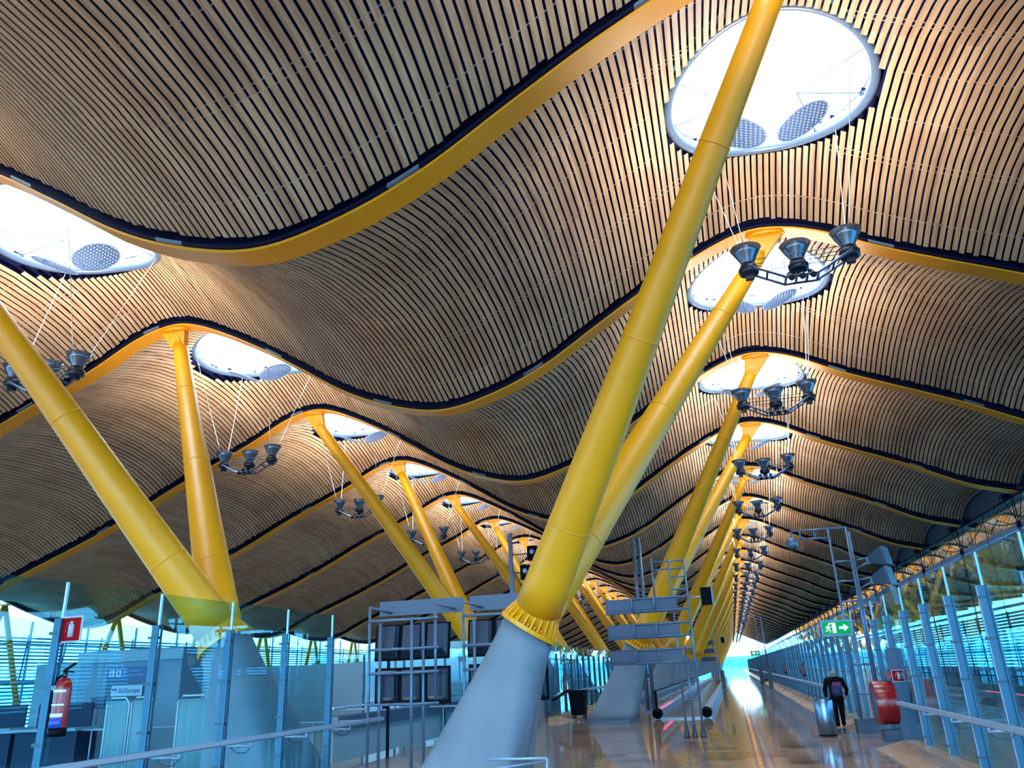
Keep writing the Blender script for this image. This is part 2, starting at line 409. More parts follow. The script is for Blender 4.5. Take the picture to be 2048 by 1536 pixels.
# ---- forked columns
def flat_fork():
    root = E('forked_column', (0, 0, 0), 'x', 'column', 'yellow forked columns on concrete feet')
    # local frame: x towards the ridge (+) ; world x for right row = AX + local mirrored by scale in mesh
    ax = Vector((0.54, 0, 0.842)); pe = Vector((0.842, 0, -0.54))
    fc = Vector((3.18, 0, 0.80 + EYE))           # centre of the flange, x measured from the hall axis
    mb = MB(); n = 28; rings = []
    def sect(c, hx, hy, ex, along=None):
        r = []
        for j in range(n):
            a = 2 * PI * j / n; ca, sa = math.cos(a), math.sin(a)
            x = math.copysign(abs(ca) ** ex, ca) * hx; y = math.copysign(abs(sa) ** ex, sa) * hy
            r.append(c + (along if along is not None else Vector((1, 0, 0))) * x + Vector((0, 1, 0)) * y)
        return r
    base = Vector((2.02, 0, 0.12))
    top = fc - ax * 0.05
    for q in range(9):
        t = q / 8
        c = base.lerp(top, t); al = Vector((1, 0, 0)).lerp(pe, t).normalized()
        fl = (1 - t) ** 1.5
        rings.append(sect(c, 0.50 + 0.41 * fl, 0.50 + 0.62 * fl, 0.30 + .65 * t ** 1.5, al))
    mb.loft(rings, CONC)
    mb.build('concrete_foot', root)
    mb = MB()
    gr = []
    for q in range(9):
        t = q / 8; c = base.lerp(top, t); al = Vector((1, 0, 0)).lerp(pe, t).normalized(); fl = (1 - t) ** 1.5
        o_ = c + al * (0.50 + 0.41 * fl + .004); gr.append([o_ + Vector((0, -.03 - .05 * fl, 0)), o_ + Vector((0, .03 + .05 * fl, 0)), o_ + Vector((0, .03 + .05 * fl, 0)) - al * .03, o_ + Vector((0, -.03 - .05 * fl, 0)) - al * .03])
    mb.loft(gr, SKIRT, smooth=False); mb.build('joint_groove', root)
    mb = MB(); mb.loft([sect(Vector((2.0, 0, 0)), .945, 1.15, .3), sect(Vector((2.02, 0, 0.13)), .945, 1.15, .3)], SKIRT, smooth=False)
    mb.build('base_skirt', root)
    mb = MB()
    def disc(c, hx, hy): return sect(c, hx, hy, 1.0, pe)
    mb.loft([disc(fc - ax * .05, .56, .56), disc(fc - ax * .05, .575, .575), disc(fc + ax * .03, .575, .575), disc(fc + ax * .03, .56, .56)], YEL, smooth=False)
    mb.loft([disc(fc + ax * .03, .44, .46), disc(fc + ax * .38, .435, .49), disc(fc + ax * .75, .41, .54)], YEL)
    for j in range(24):
        a = 2 * PI * j / 24; d = pe * math.cos(a) + Vector((0, 1, 0)) * math.sin(a); s_ = ax.cross(d).normalized() * .018
        q0 = fc + d * .43 + ax * .03; q1 = fc + d * .55 + ax * .03; q2 = fc + d * .53 + ax * .12; q3 = fc + d * .44 + ax * .34
        for w1, w2 in ((s_, -s_),):
            b = len(mb.v); mb.v += [q0 + w1, q1 + w1, q2 + w1, q3 + w1, q0 + w2, q1 + w2, q2 + w2, q3 + w2]
            for f in ((0, 1, 2, 3), (7, 6, 5, 4), (0, 4, 5, 1), (1, 5, 6, 2), (2, 6, 7, 3)): mb.face([b + i for i in f], YEL)
        e2 = fc + d * .50 + ax * .03
        mb.tube(e2 + s_ * 4, e2 + s_ * 4 + ax * .06, .022, YEL, n=6)
    mb.build('bolted_flange', root)
    crest = 8.97
    for sgn in (-1, 1):
        p0 = fc + ax * .40 + Vector((0, sgn * .09, 0)); p1 = Vector((crest - .25, sgn * BAY / 2, zb(SKX[0]) - .62))
        mb = MB(); pr = []
        rings_at = {0.14, 0.46, 0.76}
        q = 0
        ts = []
        for i in range(21):
            ts.append(i / 20)
        pr = [(p0.lerp(p1, t), .435 - .22 * t ** 0.9) for t in ts]
        mb.path(pr, YEL, n=28)
        for t in (0.15, 0.47, 0.77):
            r = .435 - .22 * t ** .9; d = (p1 - p0).normalized()
            c = p0.lerp(p1, t); mb.tube(c - d * .012, c + d * .012, r + .006, YEL, n=28)
        mb.build('strut', root)
        # head: cheek plates, pin and the plate under the beam
        hd = E('head_bracket', (0, 0, 0), None, None); hd.parent = root
        mb = MB(); tp = Vector((crest, sgn * BAY / 2, zb(SKX[0])))
        d = (p1 - p0).normalized()
        q = p1 - d * .15
        R = .19
        lo = [Vector((q.x - R, q.y - .10, q.z)), Vector((q.x + R, q.y - .10, q.z - .06)), Vector((q.x + R, q.y + .10, q.z - .06)), Vector((q.x - R, q.y + .10, q.z))]
        hi = [Vector((tp.x - .42, tp.y - .11, tp.z - .10)), Vector((tp.x + .42, tp.y - .11, tp.z - .10)), Vector((tp.x + .42, tp.y + .11, tp.z - .10)), Vector((tp.x - .42, tp.y + .11, tp.z - .10))]
        mb.loft([lo, hi], YEL, smooth=False)
        cpin = q.lerp(tp, .35); mb.tube(cpin + Vector((0, -.16, 0)), cpin + Vector((0, .16, 0)), .13, YEL, n=18)
        mb.tube(cpin + Vector((0, -.19, 0)), cpin + Vector((0, .19, 0)), .05, YEL, n=12)
        mb.build('cheek_block', hd)
        mb = MB()
        el = lambda z, s_: [Vector((tp.x + .50 * s_ * math.cos(2 * PI * j / 24), tp.y + .21 * s_ * math.sin(2 * PI * j / 24), z)) for j in range(24)]
        mb.loft([el(tp.z - .10, 1), el(tp.z - .03, 1.0), el(tp.z - .005, .95)], YEL, smooth=False)
        for j in range(-3, 4):
            for yy in (-.15, .15): mb.tube((tp.x + j * .12, tp.y + yy, tp.z - .15), (tp.x + j * .12, tp.y + yy, tp.z - .1), .025, YEL, n=6)
        mb.build('bolted_plate', hd)
    return root
fork0 = flat_fork()
KIDS[fork0.name] = kids(fork0)
for c in list(KIDS[fork0.name]): KIDS[c.name] = kids(c)
def place_forks():
    first = True
    for side in (1, -1):
        nm = 'right-hand row' if side > 0 else 'left-hand row'
        for k in range(-1, 17):
            f = fork0 if first else dup(fork0)
            first = False
            f.location = (AX, YA + 4.5 + 18 * k, 0); f.scale = (side, 1, 1)
            if k < 0: f['label'] = 'yellow forked column of the %s, standing behind the viewer' % nm
            elif k < 9: f['label'] = '%s yellow forked column of the %s, counted from the nearest' % (ordn(k), nm)
            else: f['label'] = 'far yellow forked column in the %s near the bright end' % nm
place_forks()
# ---- skylights, reflector discs, floodlight rigs
def make_skylight():
    root = E('skylight', (0, 0, 0), 'x', 'skylight', 'round skylights along the ridges')
    zc = roof(SKX[0], BAY / 2)
    zf = lambda x, y: .8 * (roof(SKX[0] + x, BAY / 2 + y) - zc)
    mb = MB(); mb.torus((0, 0, 0.03), SKR[0] - .02, .11, RIM, n=56, k=10, sy=SKR[1] / SKR[0], zf=zf)
    mb.build('rim_tube', root)
    mb = MB(); n = 56; rings = []
    for h, s_ in ((0.0, .99), (.45, 1.0), (.95, .98)):
        rings.append([Vector((SKR[0] * s_ * math.cos(2 * PI * j / n), SKR[1] * s_ * math.sin(2 * PI * j / n),
                              (zf(SKR[0] * math.cos(2 * PI * j / n), SKR[1] * math.sin(2 * PI * j / n)) * (1 if h < .9 else 0)) + h)) for j in range(n)])
    mb.loft(rings, WHITE, cap=False); mb.build('shaft_lining', root)
    mb = MB()
    rr = [[Vector(((SKR[0] + e) * math.cos(2 * PI * j / n), (SKR[1] + e) * math.sin(2 * PI * j / n), zf(SKR[0] * math.cos(2 * PI * j / n), SKR[1] * math.sin(2 * PI * j / n)) + .36)) for j in range(n)] for e in (-.02, .5)]
    mb.loft(rr, DECK, cap=False); mb.build('collar', root)
    mb = MB(); mb.v += rings[-1]; mb.face(list(range(n)), SKYG); mb.build('glass_pane', root)
    for a in (12, 55, 125, 168, 205, 335):
        a = math.radians(a); p = Vector((SKR[0] * .95 * math.cos(a), SKR[1] * .95 * math.sin(a), .12 + zf(SKR[0] * math.cos(a), SKR[1] * math.sin(a))))
        mb = MB(); mb.tube(p, Vector((math.copysign(.7, math.cos(a)), .5, -.15)), .011, RIGG, n=5)
        mb.box(p, (.07, .07, .07), RIGG); mb.build('stay_cable', root)
    return root
sky0 = make_skylight()
def make_disc():
    mb = MB(); n = 32
    mb.v += [Vector((.58 * math.cos(2 * PI * j / n), .58 * math.sin(2 * PI * j / n), 0)) for j in range(n)]
    mb.face(list(range(n)), DISC)
    mb.torus((0, 0, 0), .58, .016, RIM, n=32, k=6)
    o = mb.build('perforated_disc'); return o
disc0 = make_disc()
def make_rig():
    root = E('floodlight_rig', (0, 0, 0), 'x', 'floodlight', 'hanging rigs of upward floodlights')
    mb = MB()
    for y in (-.17, .17):
        mb.path([(Vector((-.98, y, .10)), .03), (Vector((-.30, y, -.28)), .03), (Vector((.30, y, -.28)), .03), (Vector((.98, y, .10)), .03)], RIGG, n=4, smooth=False)
    for x, z in ((-.62, -.09), (-.3, -.28), (-.1, -.28), (.1, -.28), (.3, -.28), (.62, -.09)): mb.box((x, 0, z), (.04, .36, .05), RIGG)
    for z in (.10, .20):
        for y in (-.17, .17): mb.tube((-.9, y, z), (.9, y, z), .008, RIGG, n=5)
    for x in (-.5, -.25, 0, .25, .5): mb.tube((x, -.17, .2), (x, .17, .2), .008, RIGG, n=5); mb.tube((x, .17, .1), (x, .17, .2), .008, RIGG, n=5)
    mb.build('frame', root)
    for x, y, z in ((-.95, 0, .08), (0, .12, .06), (.95, 0, .12)):
        lp = E('floodlight_head', (x, y, z), None, None); lp.parent = root
        mb = MB(); mb.lathe([(.10, .12), (.14, .2), (.22, .34), (.30, .47), (.31, .47), (.235, .34), (.15, .19), (.11, .10)], REFL, n=22, cap=False); mb.build('reflector_bell', lp)
        mb = MB(); mb.lathe([(.13, -.12), (.19, -.10), (.20, .02), (.16, .06), (.15, .12), (.11, .13)], NAVP, n=16); mb.box((0, 0, -.16), (.16, .12, .12), NAVP); mb.build('lamp_body', lp)
    for x in (-.2, 0, .2):
        mb = MB(); mb.tube((x, -.2, -.33), (x, .08, -.12), .06, NAVP, n=10); mb.build('ballast', root)
    zt = roof(SKX[0], BAY / 2) - (7.3 + EYE)
    mb = MB()
    for x, y, tx, ty in ((-.95, -.1, -1.5, -1.75), (-.95, .1, -1.6, 1.65), (.95, -.1, 1.5, -1.75), (.95, .1, 1.6, 1.65)):
        mb = MB(); mb.tube((x, y, .2), (tx, ty, zt - .2), .009, WHITE, n=5); mb.build('hanging_cable', root)
    return root
rig0 = make_rig()
LD = bpy.data.lights.new('uplight', 'AREA'); LD.shape = 'DISK'; LD.size = 1.2; LD.energy = RIG_POWER; LD.color = (1.0, 0.88, 0.74); LD.spread = math.radians(165)
for o in (sky0, rig0): KIDS[o.name] = kids(o)
for c in list(KIDS[rig0.name]): KIDS[c.name] = kids(c)
def place_ridge():
    first = True
    for si, side in enumerate((1, -1)):
        row = 'right-hand row of columns' if side > 0 else 'left-hand row of columns'
        for n in range(-2, N1 + 1):
            y = bayY(n) + 4.5; x = SKX[si]
            far = n >= (20 if si == 0 else 10)
            if n < 24:
                s_ = sky0 if first else dup(sky0); s_.location = (x, y, roof(x, BAY / 2))
                if n < 0: s_['label'] = 'round skylight over the %s, behind the viewer' % row
                elif far or n > 9: s_['label'] = 'far small round skylight over the %s, deep in the hall' % row
                else: s_['label'] = '%s round skylight over the %s, counted from the nearest' % (ordn(n), row)
                for dsg in (-1, 1):
                    d = disc0 if (first and dsg < 0) else disc0.copy()
                    if d is not disc0: COL.objects.link(d)
                    d.location = (x + dsg * .66, y + .32, 10.85 + EYE); d.rotation_euler = (math.radians(4), math.radians(-dsg * 20), 0)
                    lr = 'left' if dsg < 0 else 'right'
                    if n < 0: lab = '%s perforated disc under a skylight over the %s, behind the viewer' % (lr, row)
                    elif n > 9: lab = 'far tiny perforated disc under a skylight over the %s' % row
                    else: lab = '%s perforated oval disc under the %s skylight over the %s' % (lr, ordn(n), row)
                    T(d, lab, 'disc', 'perforated discs under the skylights')
            rg = rig0 if first else dup(rig0); rg.location = (x, y, 7.3 + EYE)
            if n < 0: rg['label'] = 'hanging rig of three floodlights by the %s, behind the viewer' % row
            elif far: rg['label'] = 'far tiny floodlight rig in the line by the %s' % row
            else: rg['label'] = '%s hanging rig of three floodlights by the %s' % (ordn(n), row)
            lo = bpy.data.objects.new('uplight', LD); COL.objects.link(lo); lo.parent = rg
            lo.location = (0, .1, .56); lo.rotation_euler = (PI, 0, 0)
            first = False
place_ridge()
# ------------------------------------------------------------------ floor and setting
mb = MB(); mb.quad([(-46, -30, 0), (3.9, -30, 0), (3.9, 330, 0), (-46, 330, 0)], FLOOR); struct(mb, 'floor')
mb = MB(); mb.quad([(3.9, -30, 0), (16, -30, 0), (16, 330, 0), (3.9, 330, 0)], mat('dark_blue_floor', (.02, .04, .075), .18)); struct(mb, 'floor')
GND = mat('outside_ground', (0.10, 0.22, 0.30), 0.8)
mb = MB(); mb.quad([(-700, -300, -.25), (700, -300, -.25), (700, 1200, -.25), (-700, 1200, -.25)], GND); struct(mb, 'outside_ground')
# right ledge of sloping boards along the glass screen
RW = 3.75
def ledge(y0, y1, xa, xb, xc, name):
    mb = MB()
    A = [(xa, 0.02), (xb, .22), (xc, .22), (xc, 0)]
    n = max(1, int((y1 - y0) / 1.4))
    mb.loft([[(xa, y0, 0), (xa, y0, .02), (xb, y0, .17), (xc, y0, .17), (xc, y0, 0)], [(xa, y1, 0), (xa, y1, .02), (xb, y1, .17), (xc, y1, .17), (xc, y1, 0)]], LEDGE, smooth=False)
    for i in range(1, n):
        y = y0 + (y1 - y0) * i / n; d = Vector((xb - xa, 0, .15)); nn = Vector((-d.z, 0, d.x)).normalized() * .003 * (1 if xb > xa else -1)
        mb.quad([Vector((xa, y - .012, .02)) + nn, Vector((xb, y - .012, .17)) + nn, Vector((xb, y + .012, .17)) + nn, Vector((xa, y + .012, .02)) + nn], ALU)
    return struct(mb, name)
ledge(27.0, 298, 2.85, 3.42, 3.9, 'trim_1')
ledge(3.0, 20.6, 2.85, 3.42, 3.9, 'trim_2')
ledge(3.0, 15.0, -6.6, -7.2, -7.7, 'trim_3')
ledge(34.5, 298, -6.6, -7.2, -7.7, 'trim_4')
# ------------------------------------------------------------------ glass screens
def screen(name, x, y0, y1, step, ztop, zbase, glass_top, label, far=False, along='y', y_fixed=0):
    root = E(name, (x, y0, 0), label, 'glass screen')
    n = int(round((y1 - y0) / step))
    p0 = None
    for i in range(n + 1):
        yy = i * step
        def P(a, b, z): return (a, b, z) if along == 'y' else (b, a, z)
        def D(a, b, z): return (a, b, z) if along == 'y' else (b, a, z)
        if p0 is None:
            mb = MB()
            mb.box(P(-.035, 0, (zbase + ztop) / 2), D(.10, .035, ztop - zbase), POST)
            mb.box(P(.035, -.035, (zbase + ztop) / 2), D(.02, .03, ztop - zbase), POST); mb.box(P(.035, .035, (zbase + ztop) / 2), D(.02, .03, ztop - zbase), POST)
            mb.box(P(0, .02, (ztop + glass_top) / 2), D(.03, .03, glass_top - ztop), ALU); mb.box(P(-.09, .03, (zbase + ztop) / 2), D(.012, .045, ztop - zbase), ALU)
            for q in range(5):
                z = zbase + (ztop - zbase) * (.06 + .22 * q)
                mb.box(P(-.05, 0, z), D(.16, .05, .035), NAVP)
            p0 = mb.build('post', root)
            pp = p0
        else:
            pp = p0.copy(); COL.objects.link(pp); pp.parent = root
        pp.location = P(0, yy, 0)
        if i < n:
            if i == 0:
                mb = MB(); mb.box(P(.0, step / 2, (zbase + glass_top) / 2), D(.012, step - .03, glass_top - zbase), GLASS)
                g0 = mb.build('pane', root); gg = g0
            else:
                gg = g0.copy(); COL.objects.link(gg); gg.parent = root
            gg.location = P(0, yy, 0)
    return root
screen('glass_screen', RW, 5.4, 5.4 + 2.0 * 9, 2.0, 2.86, .17, 3.35, 'near tall glass screen on the right side with blue metal posts')
screen('glass_screen', RW, 27.4, 27.4 + 2.0 * 95, 2.0, 2.86, .17, 3.35, 'long receding glass screen on the right beyond the red hose reel')
screen('glass_screen', -7.6, 2.82, 2.82 + 1.71 * 7, 1.71, 2.73, .0, 3.15, 'near tall glass screen on the left with posts and red extinguisher')
screen('glass_screen', -7.6, 34.6, 34.6 + 1.75 * 95, 1.75, 2.68, .17, 3.05, 'long receding glass screen on the left beyond the wheeled bin')
screen('glass_screen', -12.5, 15.2, -7.6, 2.4, 2.73, 0, 3.1, 'glass screen running sideways behind the left handrail', along='x') if False else None
def cross_screen(x1, x0, y, step, label):
    root = E('glass_screen', (x0, y, 0), label, 'glass screen')
    n = int(round((x1 - x0) / step))
    for i in range(n + 1):
        mb = MB(); mb.box((i * step, -.03, 1.36), (.04, .10, 2.72), POST)
        for q in range(5): mb.box((i * step, -.05, .2 + .6 * q), (.055, .14, .04), NAVP)
        mb.build('post', root)
        if i < n:
            mb = MB(); mb.box((i * step + step / 2, 0, 1.5), (step - .04, .012, 3.0), GLASS); mb.build('pane', root)
cross_screen(-7.75, -12.1, 26.0, 1.45, 'middle glass screen crossing behind the left handrail')
cross_screen(-9.6, -18.3, 34.0, 1.45, 'farther glass screen crossing behind the screen rack')
# ------------------------------------------------------------------ facades
def facade_right():
    mb = MB()
    for n in range(N0, N1 + 1):
        y0 = bayY(n)
        # tympanum under the arch
        pts = [(12.65, y0 + .1, zb(12.65))]
        pts += [(12.66, y0 + BAY * j / 16, roof(12.65, BAY * j / 16)) for j in range(0, 17)]
        pts += [(12.66, y0 + BAY - .1, zb(12.65))]
        mb.quad(pts, TYMP)
        mb.path([(Vector((12.58, y0 + BAY * j / 16, roof(12.65, BAY * j / 16) - .04)), .05) for j in range(0, 17)], PLATE, n=6)
    struct(mb, 'trim_5')
    mb = MB()
    yS, yE = bayY(N0), bayY(N1 + 1)
    mb.quad([(12.65, yS, 0), (12.65, yE, 0), (12.65, yE, zb(12.65)), (12.65, yS, zb(12.65))], FGLASS)
    struct(mb, 'window_1')
    mb = MB(); mb.box((12.7, (yS + yE) / 2, .62), (.08, yE - yS, 1.24), mat('spandrel_blue', (.012, .035, .07), .3)); struct(mb, 'wall_right')
    mb = MB(); mb.box((12.55, (yS + yE) / 2, zb(12.65) - .02), (.12, yE - yS, .10), NAVY)
    mb.box((12.45, (yS + yE) / 2, 5.0 + EYE), (.14, yE - yS, .24), TRANS)
    mb.box((12.6, (yS + yE) / 2, 2.0 + EYE), (.10, yE - yS, .12), TRANS)
    mb.box((12.6, (yS + yE) / 2, .1 + EYE), (.10, yE - yS, .12), TRANS)
    struct(mb, 'trim_6')
TYMP = noisy('tympanum_panel', (0.012, 0.04, 0.075), (0.02, 0.065, 0.12), 6, 0.5)
TRANS = mat('blue_transom', (0.10, 0.22, 0.40), 0.4)
facade_right()
def truss():
    root = E('facade_truss', (0, 0, 0), 'x', 'cable truss', 'dark cable trusses of the right facade')
    mb = MB(); X = 12.35; zt = zb(12.65); zm = 5.0 + EYE
    mb.tube((X, 0, zt), (X, .12, .1), .022, NAVY, n=6); mb.tube((X, .25, zt), (X, .2, .1), .016, NAVY, n=6)
    mb.path([(Vector((X, -4.5 + 9 * j / 12, zm + .15 + .75 * (abs(j / 6 - 1) ** 2))), .02) for j in range(13)], NAVY, n=6)
    mb.tube((X, -1.3, zt + .1), (X, 0, zm), .02, NAVY, n=6); mb.tube((X, 1.3, zt + .1), (X, 0, zm), .02, NAVY, n=6)
    mb.tube((X, 4.5, zt), (X, 4.5, .1), .014, NAVY, n=6)
    mb.box((X, 0, zm), (.2, .18, .18), NAVY)
    mb.build('cable', root)
    for yy in (-1.3, 1.3): mb = MB(); mb.box((X + .1, yy, zt + .12), (.3, .45, .2), NAVY); mb.build('node_block', root)
    return root
tr0 = truss(); KIDS[tr0.name] = kids(tr0)
for n in range(2, 26):
    t_ = tr0 if n == 2 else dup(tr0)
    t_.location.y = bayY(n)
    t_['label'] = ('dark cable truss on the right facade at the end of the %s roof beam' % ordn(n)) if n < 10 else 'far dark cable truss on the right facade'
LOUV = mat('louvre_blade', (0.05, 0.20, 0.32), 0.4)
def louvres(name, x, z0, z1, pitch, y0, y1, lab):
    root = E(name, (x, y0, 0), lab, 'louvre screen')
    mb = MB(); z = z0
    R = Matrix.Rotation(math.radians(35 if x > 0 else -35), 3, 'Y')
    while z < z1:
        mb.box((0, (y1 - y0) / 2, z), (.16, y1 - y0, .012), LOUV, R); z += pitch
    mb.build('blades', root)
    mb = MB(); y = 0
    while y < y1 - y0:
        mb.tube((.1, y, 0), (.1, y + .5, z1), .05, LOUV, n=6); y += 3.0
    mb.build('uprights', root)
louvres('louvre_screen', 14.6, 0.3, 4.0, .17, 10, 240, 'sunlit horizontal louvres outside the right glass facade')
louvres('louvre_screen', -41.0, 0.3, 5.3, .20, 10, 240, 'bright horizontal louvres outside the left facade')
# left facade: glass, mullions and outer props
mb = MB(); mb.quad([(-40.4, -10, 0), (-40.4, 300, 0), (-40.4, 300, 6.2), (-40.4, -10, 6.2)], glassy('left_facade_glass', (.35, .75, .88), 1.2)); struct(mb, 'window_2')
mb = MB()
for i in range(60): mb.box((-40.3, -5 + 4.5 * i, 3.0), (.12, .08, 6.0), TRANS)
for z in (2.6, 4.7): mb.box((-40.3, 140, z), (.1, 300, .12), TRANS)
struct(mb, 'trim_7')
def prop():
    root = E('outer_prop', (0, 0, 0), 'x', 'prop', 'yellow props outside the left facade')
    for d in (-2.0, 2.0):
        mb = MB(); mb.tube((-39.6, 0, zb(-39.6) - .22), (-39.6, d, 1.2), .15, YEL, n=14, r1=.17); mb.build('strut', root)
    mb = MB(); mb.box((-39.6, 0, zb(-39.6) - .18), (.7, .4, .10), YEL); mb.build('cap_plate', root)
    return root
pr0 = prop(); KIDS[pr0.name] = kids(pr0)
for n in range(3, 12):
    t_ = pr0 if n == 3 else dup(pr0); t_.location.y = bayY(n)
    t_['label'] = 'yellow inverted V prop far left, under the end of the %s roof beam' % ordn(n)
# end wall of the hall
mb = MB()
yE = 300
for i in range(16): mb.box((-40 + 3.6 * i, yE, 3), (.12, .12, 6), TRANS)
for z in (1.1, 3.4): mb.box((-14, yE, z), (54, .12, .14), TRANS)
struct(mb, 'trim_8')
mb = MB(); mb.quad([(-40, yE + .1, 0), (12.6, yE + .1, 0), (12.6, yE + .1, 4.6), (-40, yE + .1, 4.6)], glassy('end_glass', (.10, .42, .52), .4)); struct(mb, 'window_3')
# ------------------------------------------------------------------ handrails
def handrail(x, y0, y1, z, side, step, label, y_off=0.0, w=.14):
    root = E('handrail', (x, y0, 0), label, 'handrail')
    mb = MB(); L = y1 - y0
    prof = [(-w / 2, -.02), (-w / 2 + .02, .035), (w / 2 - .02, .035), (w / 2, -.02), (w / 2 - .03, -.04), (-w / 2 + .03, -.04)]
    mb.loft([[(a, 0, z + b) for a, b in prof], [(a, L, z + b) for a, b in prof]], ALU, smooth=False)
    mb.build('rail', root)
    n = int(L / step); b0 = None
    for i in range(min(n, 99)):
        if b0 is None:
            mb = MB()
            mb.tube((side * .42, 0, z - .10), (0, 0, z - .10), .02, ALU, n=8); mb.tube((0, 0, z - .12), (0, 0, z - .03), .02, ALU, n=8)
            mb.path([(Vector((side * .36, .0, z - .12)), .006), (Vector((side * .25, .03, z - .2)), .006), (Vector((side * .1, .03, z - .2)), .006), (Vector((0, 0, z - .12)), .006)], NAVP, n=5)
            b0 = mb.build('bracket', root); b = b0
        else:
            b = b0.copy(); COL.objects.link(b); b.parent = root
        b.location.y = step * (i + .5) + y_off
handrail(3.28, 4.0, 19.3, 1.0, 1, 2.0, 'near broad metal handrail in front of the right glass screen')
handrail(3.28, 27.8, 220, 1.0, 1, 2.0, 'long receding handrail along the far right glass screen')
handrail(-7.30, 4.0, 16.6, 1.13, -1, 1.71, 'near broad metal handrail in front of the left glass screen')
handrail(-7.2, 34.5, 200, 1.05, -1, 1.75, 'long receding handrail along the far left glass screen')
def lowrail(x0, y0, x1, y1, z, label, zt=None):
    root = E('handrail', (x0, y0, 0), label, 'handrail')
    mb = MB(); mb.tube((0, 0, z), (x1 - x0, y1 - y0, z), .028, ALU); mb.build('rail', root)
    for i in range(4):
        t = (i + .5) / 4; mb = MB(); mb.tube(((x1 - x0) * t, (y1 - y0) * t, 0), ((x1 - x0) * t, (y1 - y0) * t, z), .018, ALU, n=6); mb.build('upright', root)
lowrail(-20.5, 18.0, -8.4, 18.6, 1.0, 'thin round rail crossing behind the near left glass screen')
lowrail(-12.0, 24.5, -6.9, 24.8, 1.05, 'thin bright rail crossing behind the left screen rack')
# ------------------------------------------------------------------ left background rooms
def box_thing(name, label, cat, c, d, m, part):
    r = E(name, (c[0], c[1], 0), label, cat); mb = MB(); mb.box((0, 0, c[2]), d, m); mb.build(part, r); return r
mb = MB()
mb.box((-16.6, 20.6, 1.5), (3.4, 1.0, 3.0), GREY)
mb.box((-16.6, 20.05, 2.82), (3.5, .06, .28), WALLC)
struct(mb, 'wall_left')
mb = MB(); mb.box((-22.5, 27, 1.5), (8, .3, 3.0), WALLC); mb.box((-15.5, 31, 1.3), (11, .3, 2.6), WALLC); mb.box((-13.0, 41, 1.35), (9.0, .3, 2.7), WALLC); struct(mb, 'wall_back')
rs = E('information_sign', (-16.5, 20.0, 0), 'blue and navy airline information sign on the grey wall behind the left glass', 'sign')
mb = MB(); mb.box((0, 0, 2.36), (1.46, .06, .34), BLUE); mb.build('blue_header', rs)
mb = MB(); mb.box((0, 0.01, 1.94), (1.46, .05, .5), NBLU); mb.build('navy_panel', rs)
mb = MB(); mb.box((.0, -.035, 1.90), (1.02, .02, .28), PLAINW); wp = mb.build('white_plate', rs)
text('AirEuropa', .17, BLUE, (-.27, -.05, 1.845), rs, bold=.003)
for i, x in enumerate((-.56, -.34)):
    mb = MB(); mb.box((x, -.035, 2.37), (.17, .02, .19), PLAINW); mb.build('pictogram_plate', rs)
text('i', .19, NBLU, (-.585, -.05, 2.31), rs, bold=.006)
mb = MB()
mb.tube((-.36, -.05, 2.33), (-.31, -.05, 2.40), .012, NBLU, n=6); mb.tube((-.31, -.05, 2.33), (-.36, -.05, 2.40), .012, NBLU, n=6); mb.tube((-.335, -.05, 2.38), (-.335, -.05, 2.44), .012, NBLU, n=6)
mb.build('pictogram', rs)
text('Flight connections', .08, PLAINW, (-.20, -.045, 2.40), rs)
text('Conexión de vuelos', .085, PLAINW, (-.20, -.045, 2.29), rs)
mb = MB()
for x in (-.44, -.36): mb.torus((x, -.05, 1.93), .032, .011, NBLU, M=Matrix.Rotation(PI / 2, 4, 'X'), n=14, k=5) if False else mb.tube((x, -.045, 1.93), (x, -.055, 1.93), .035, NBLU, n=14)
mb.build('airline_mark', rs)
mb = MB(); mb.box((-.50, -.5, 1.62), (.46, .05, .3), HOUSE); mb.tube((-.5, -.5, 0), (-.5, -.5, 1.5), .03, STEEL); t_ = mb.build('monitor'); t_.location = (-16.5, 20.0, 0); T(t_, 'small dark monitor on a pole left of the airline sign', 'monitor')
def partition(x, y, w, label, rz=0.0):
    r = E('folding_partition', (x, y, 0), label, 'partition', rz=rz)
    mb = MB(); z1 = 1.74; c = .12
    mb.path([(Vector((0, 0, .1)), .02), (Vector((0, 0, z1 - c)), .02), (Vector((c, 0, z1)), .02), (Vector((w - c, 0, z1)), .02), (Vector((w, 0, z1 - c)), .02), (Vector((w, 0, .1)), .02)], WHITE, n=8)
    mb.build('tube_frame', r)
    mb = MB(); n = 14
    mb.loft([[(.03 + (w - .06) * i / n, .012 * math.sin(i * 2.1) + s_, z) for i in range(n + 1) for s_ in (0,)] + [(.03 + (w - .06) * i / n, .012 * math.sin(i * 2.1) + .01, z) for i in range(n, -1, -1)] for z in (.15, z1 - .07)], CURT)
    mb.build('fabric_panel', r)
    mb = MB(); mb.box((0, 0, .06), (.06, .5, .05), WHITE); mb.box((w, 0, .06), (.06, .5, .05), WHITE); mb.build('foot_bar', r)
partition(-14.55, 17.0, .62, 'pale green folding partition beside the airline sign, left one of the pair')
partition(-13.9, 17.05, .62, 'pale green folding partition beside the airline sign, right one of the pair')
partition(-12.3, 16.6, .95, 'pale partition low behind the left glass, nearest the concrete foot')
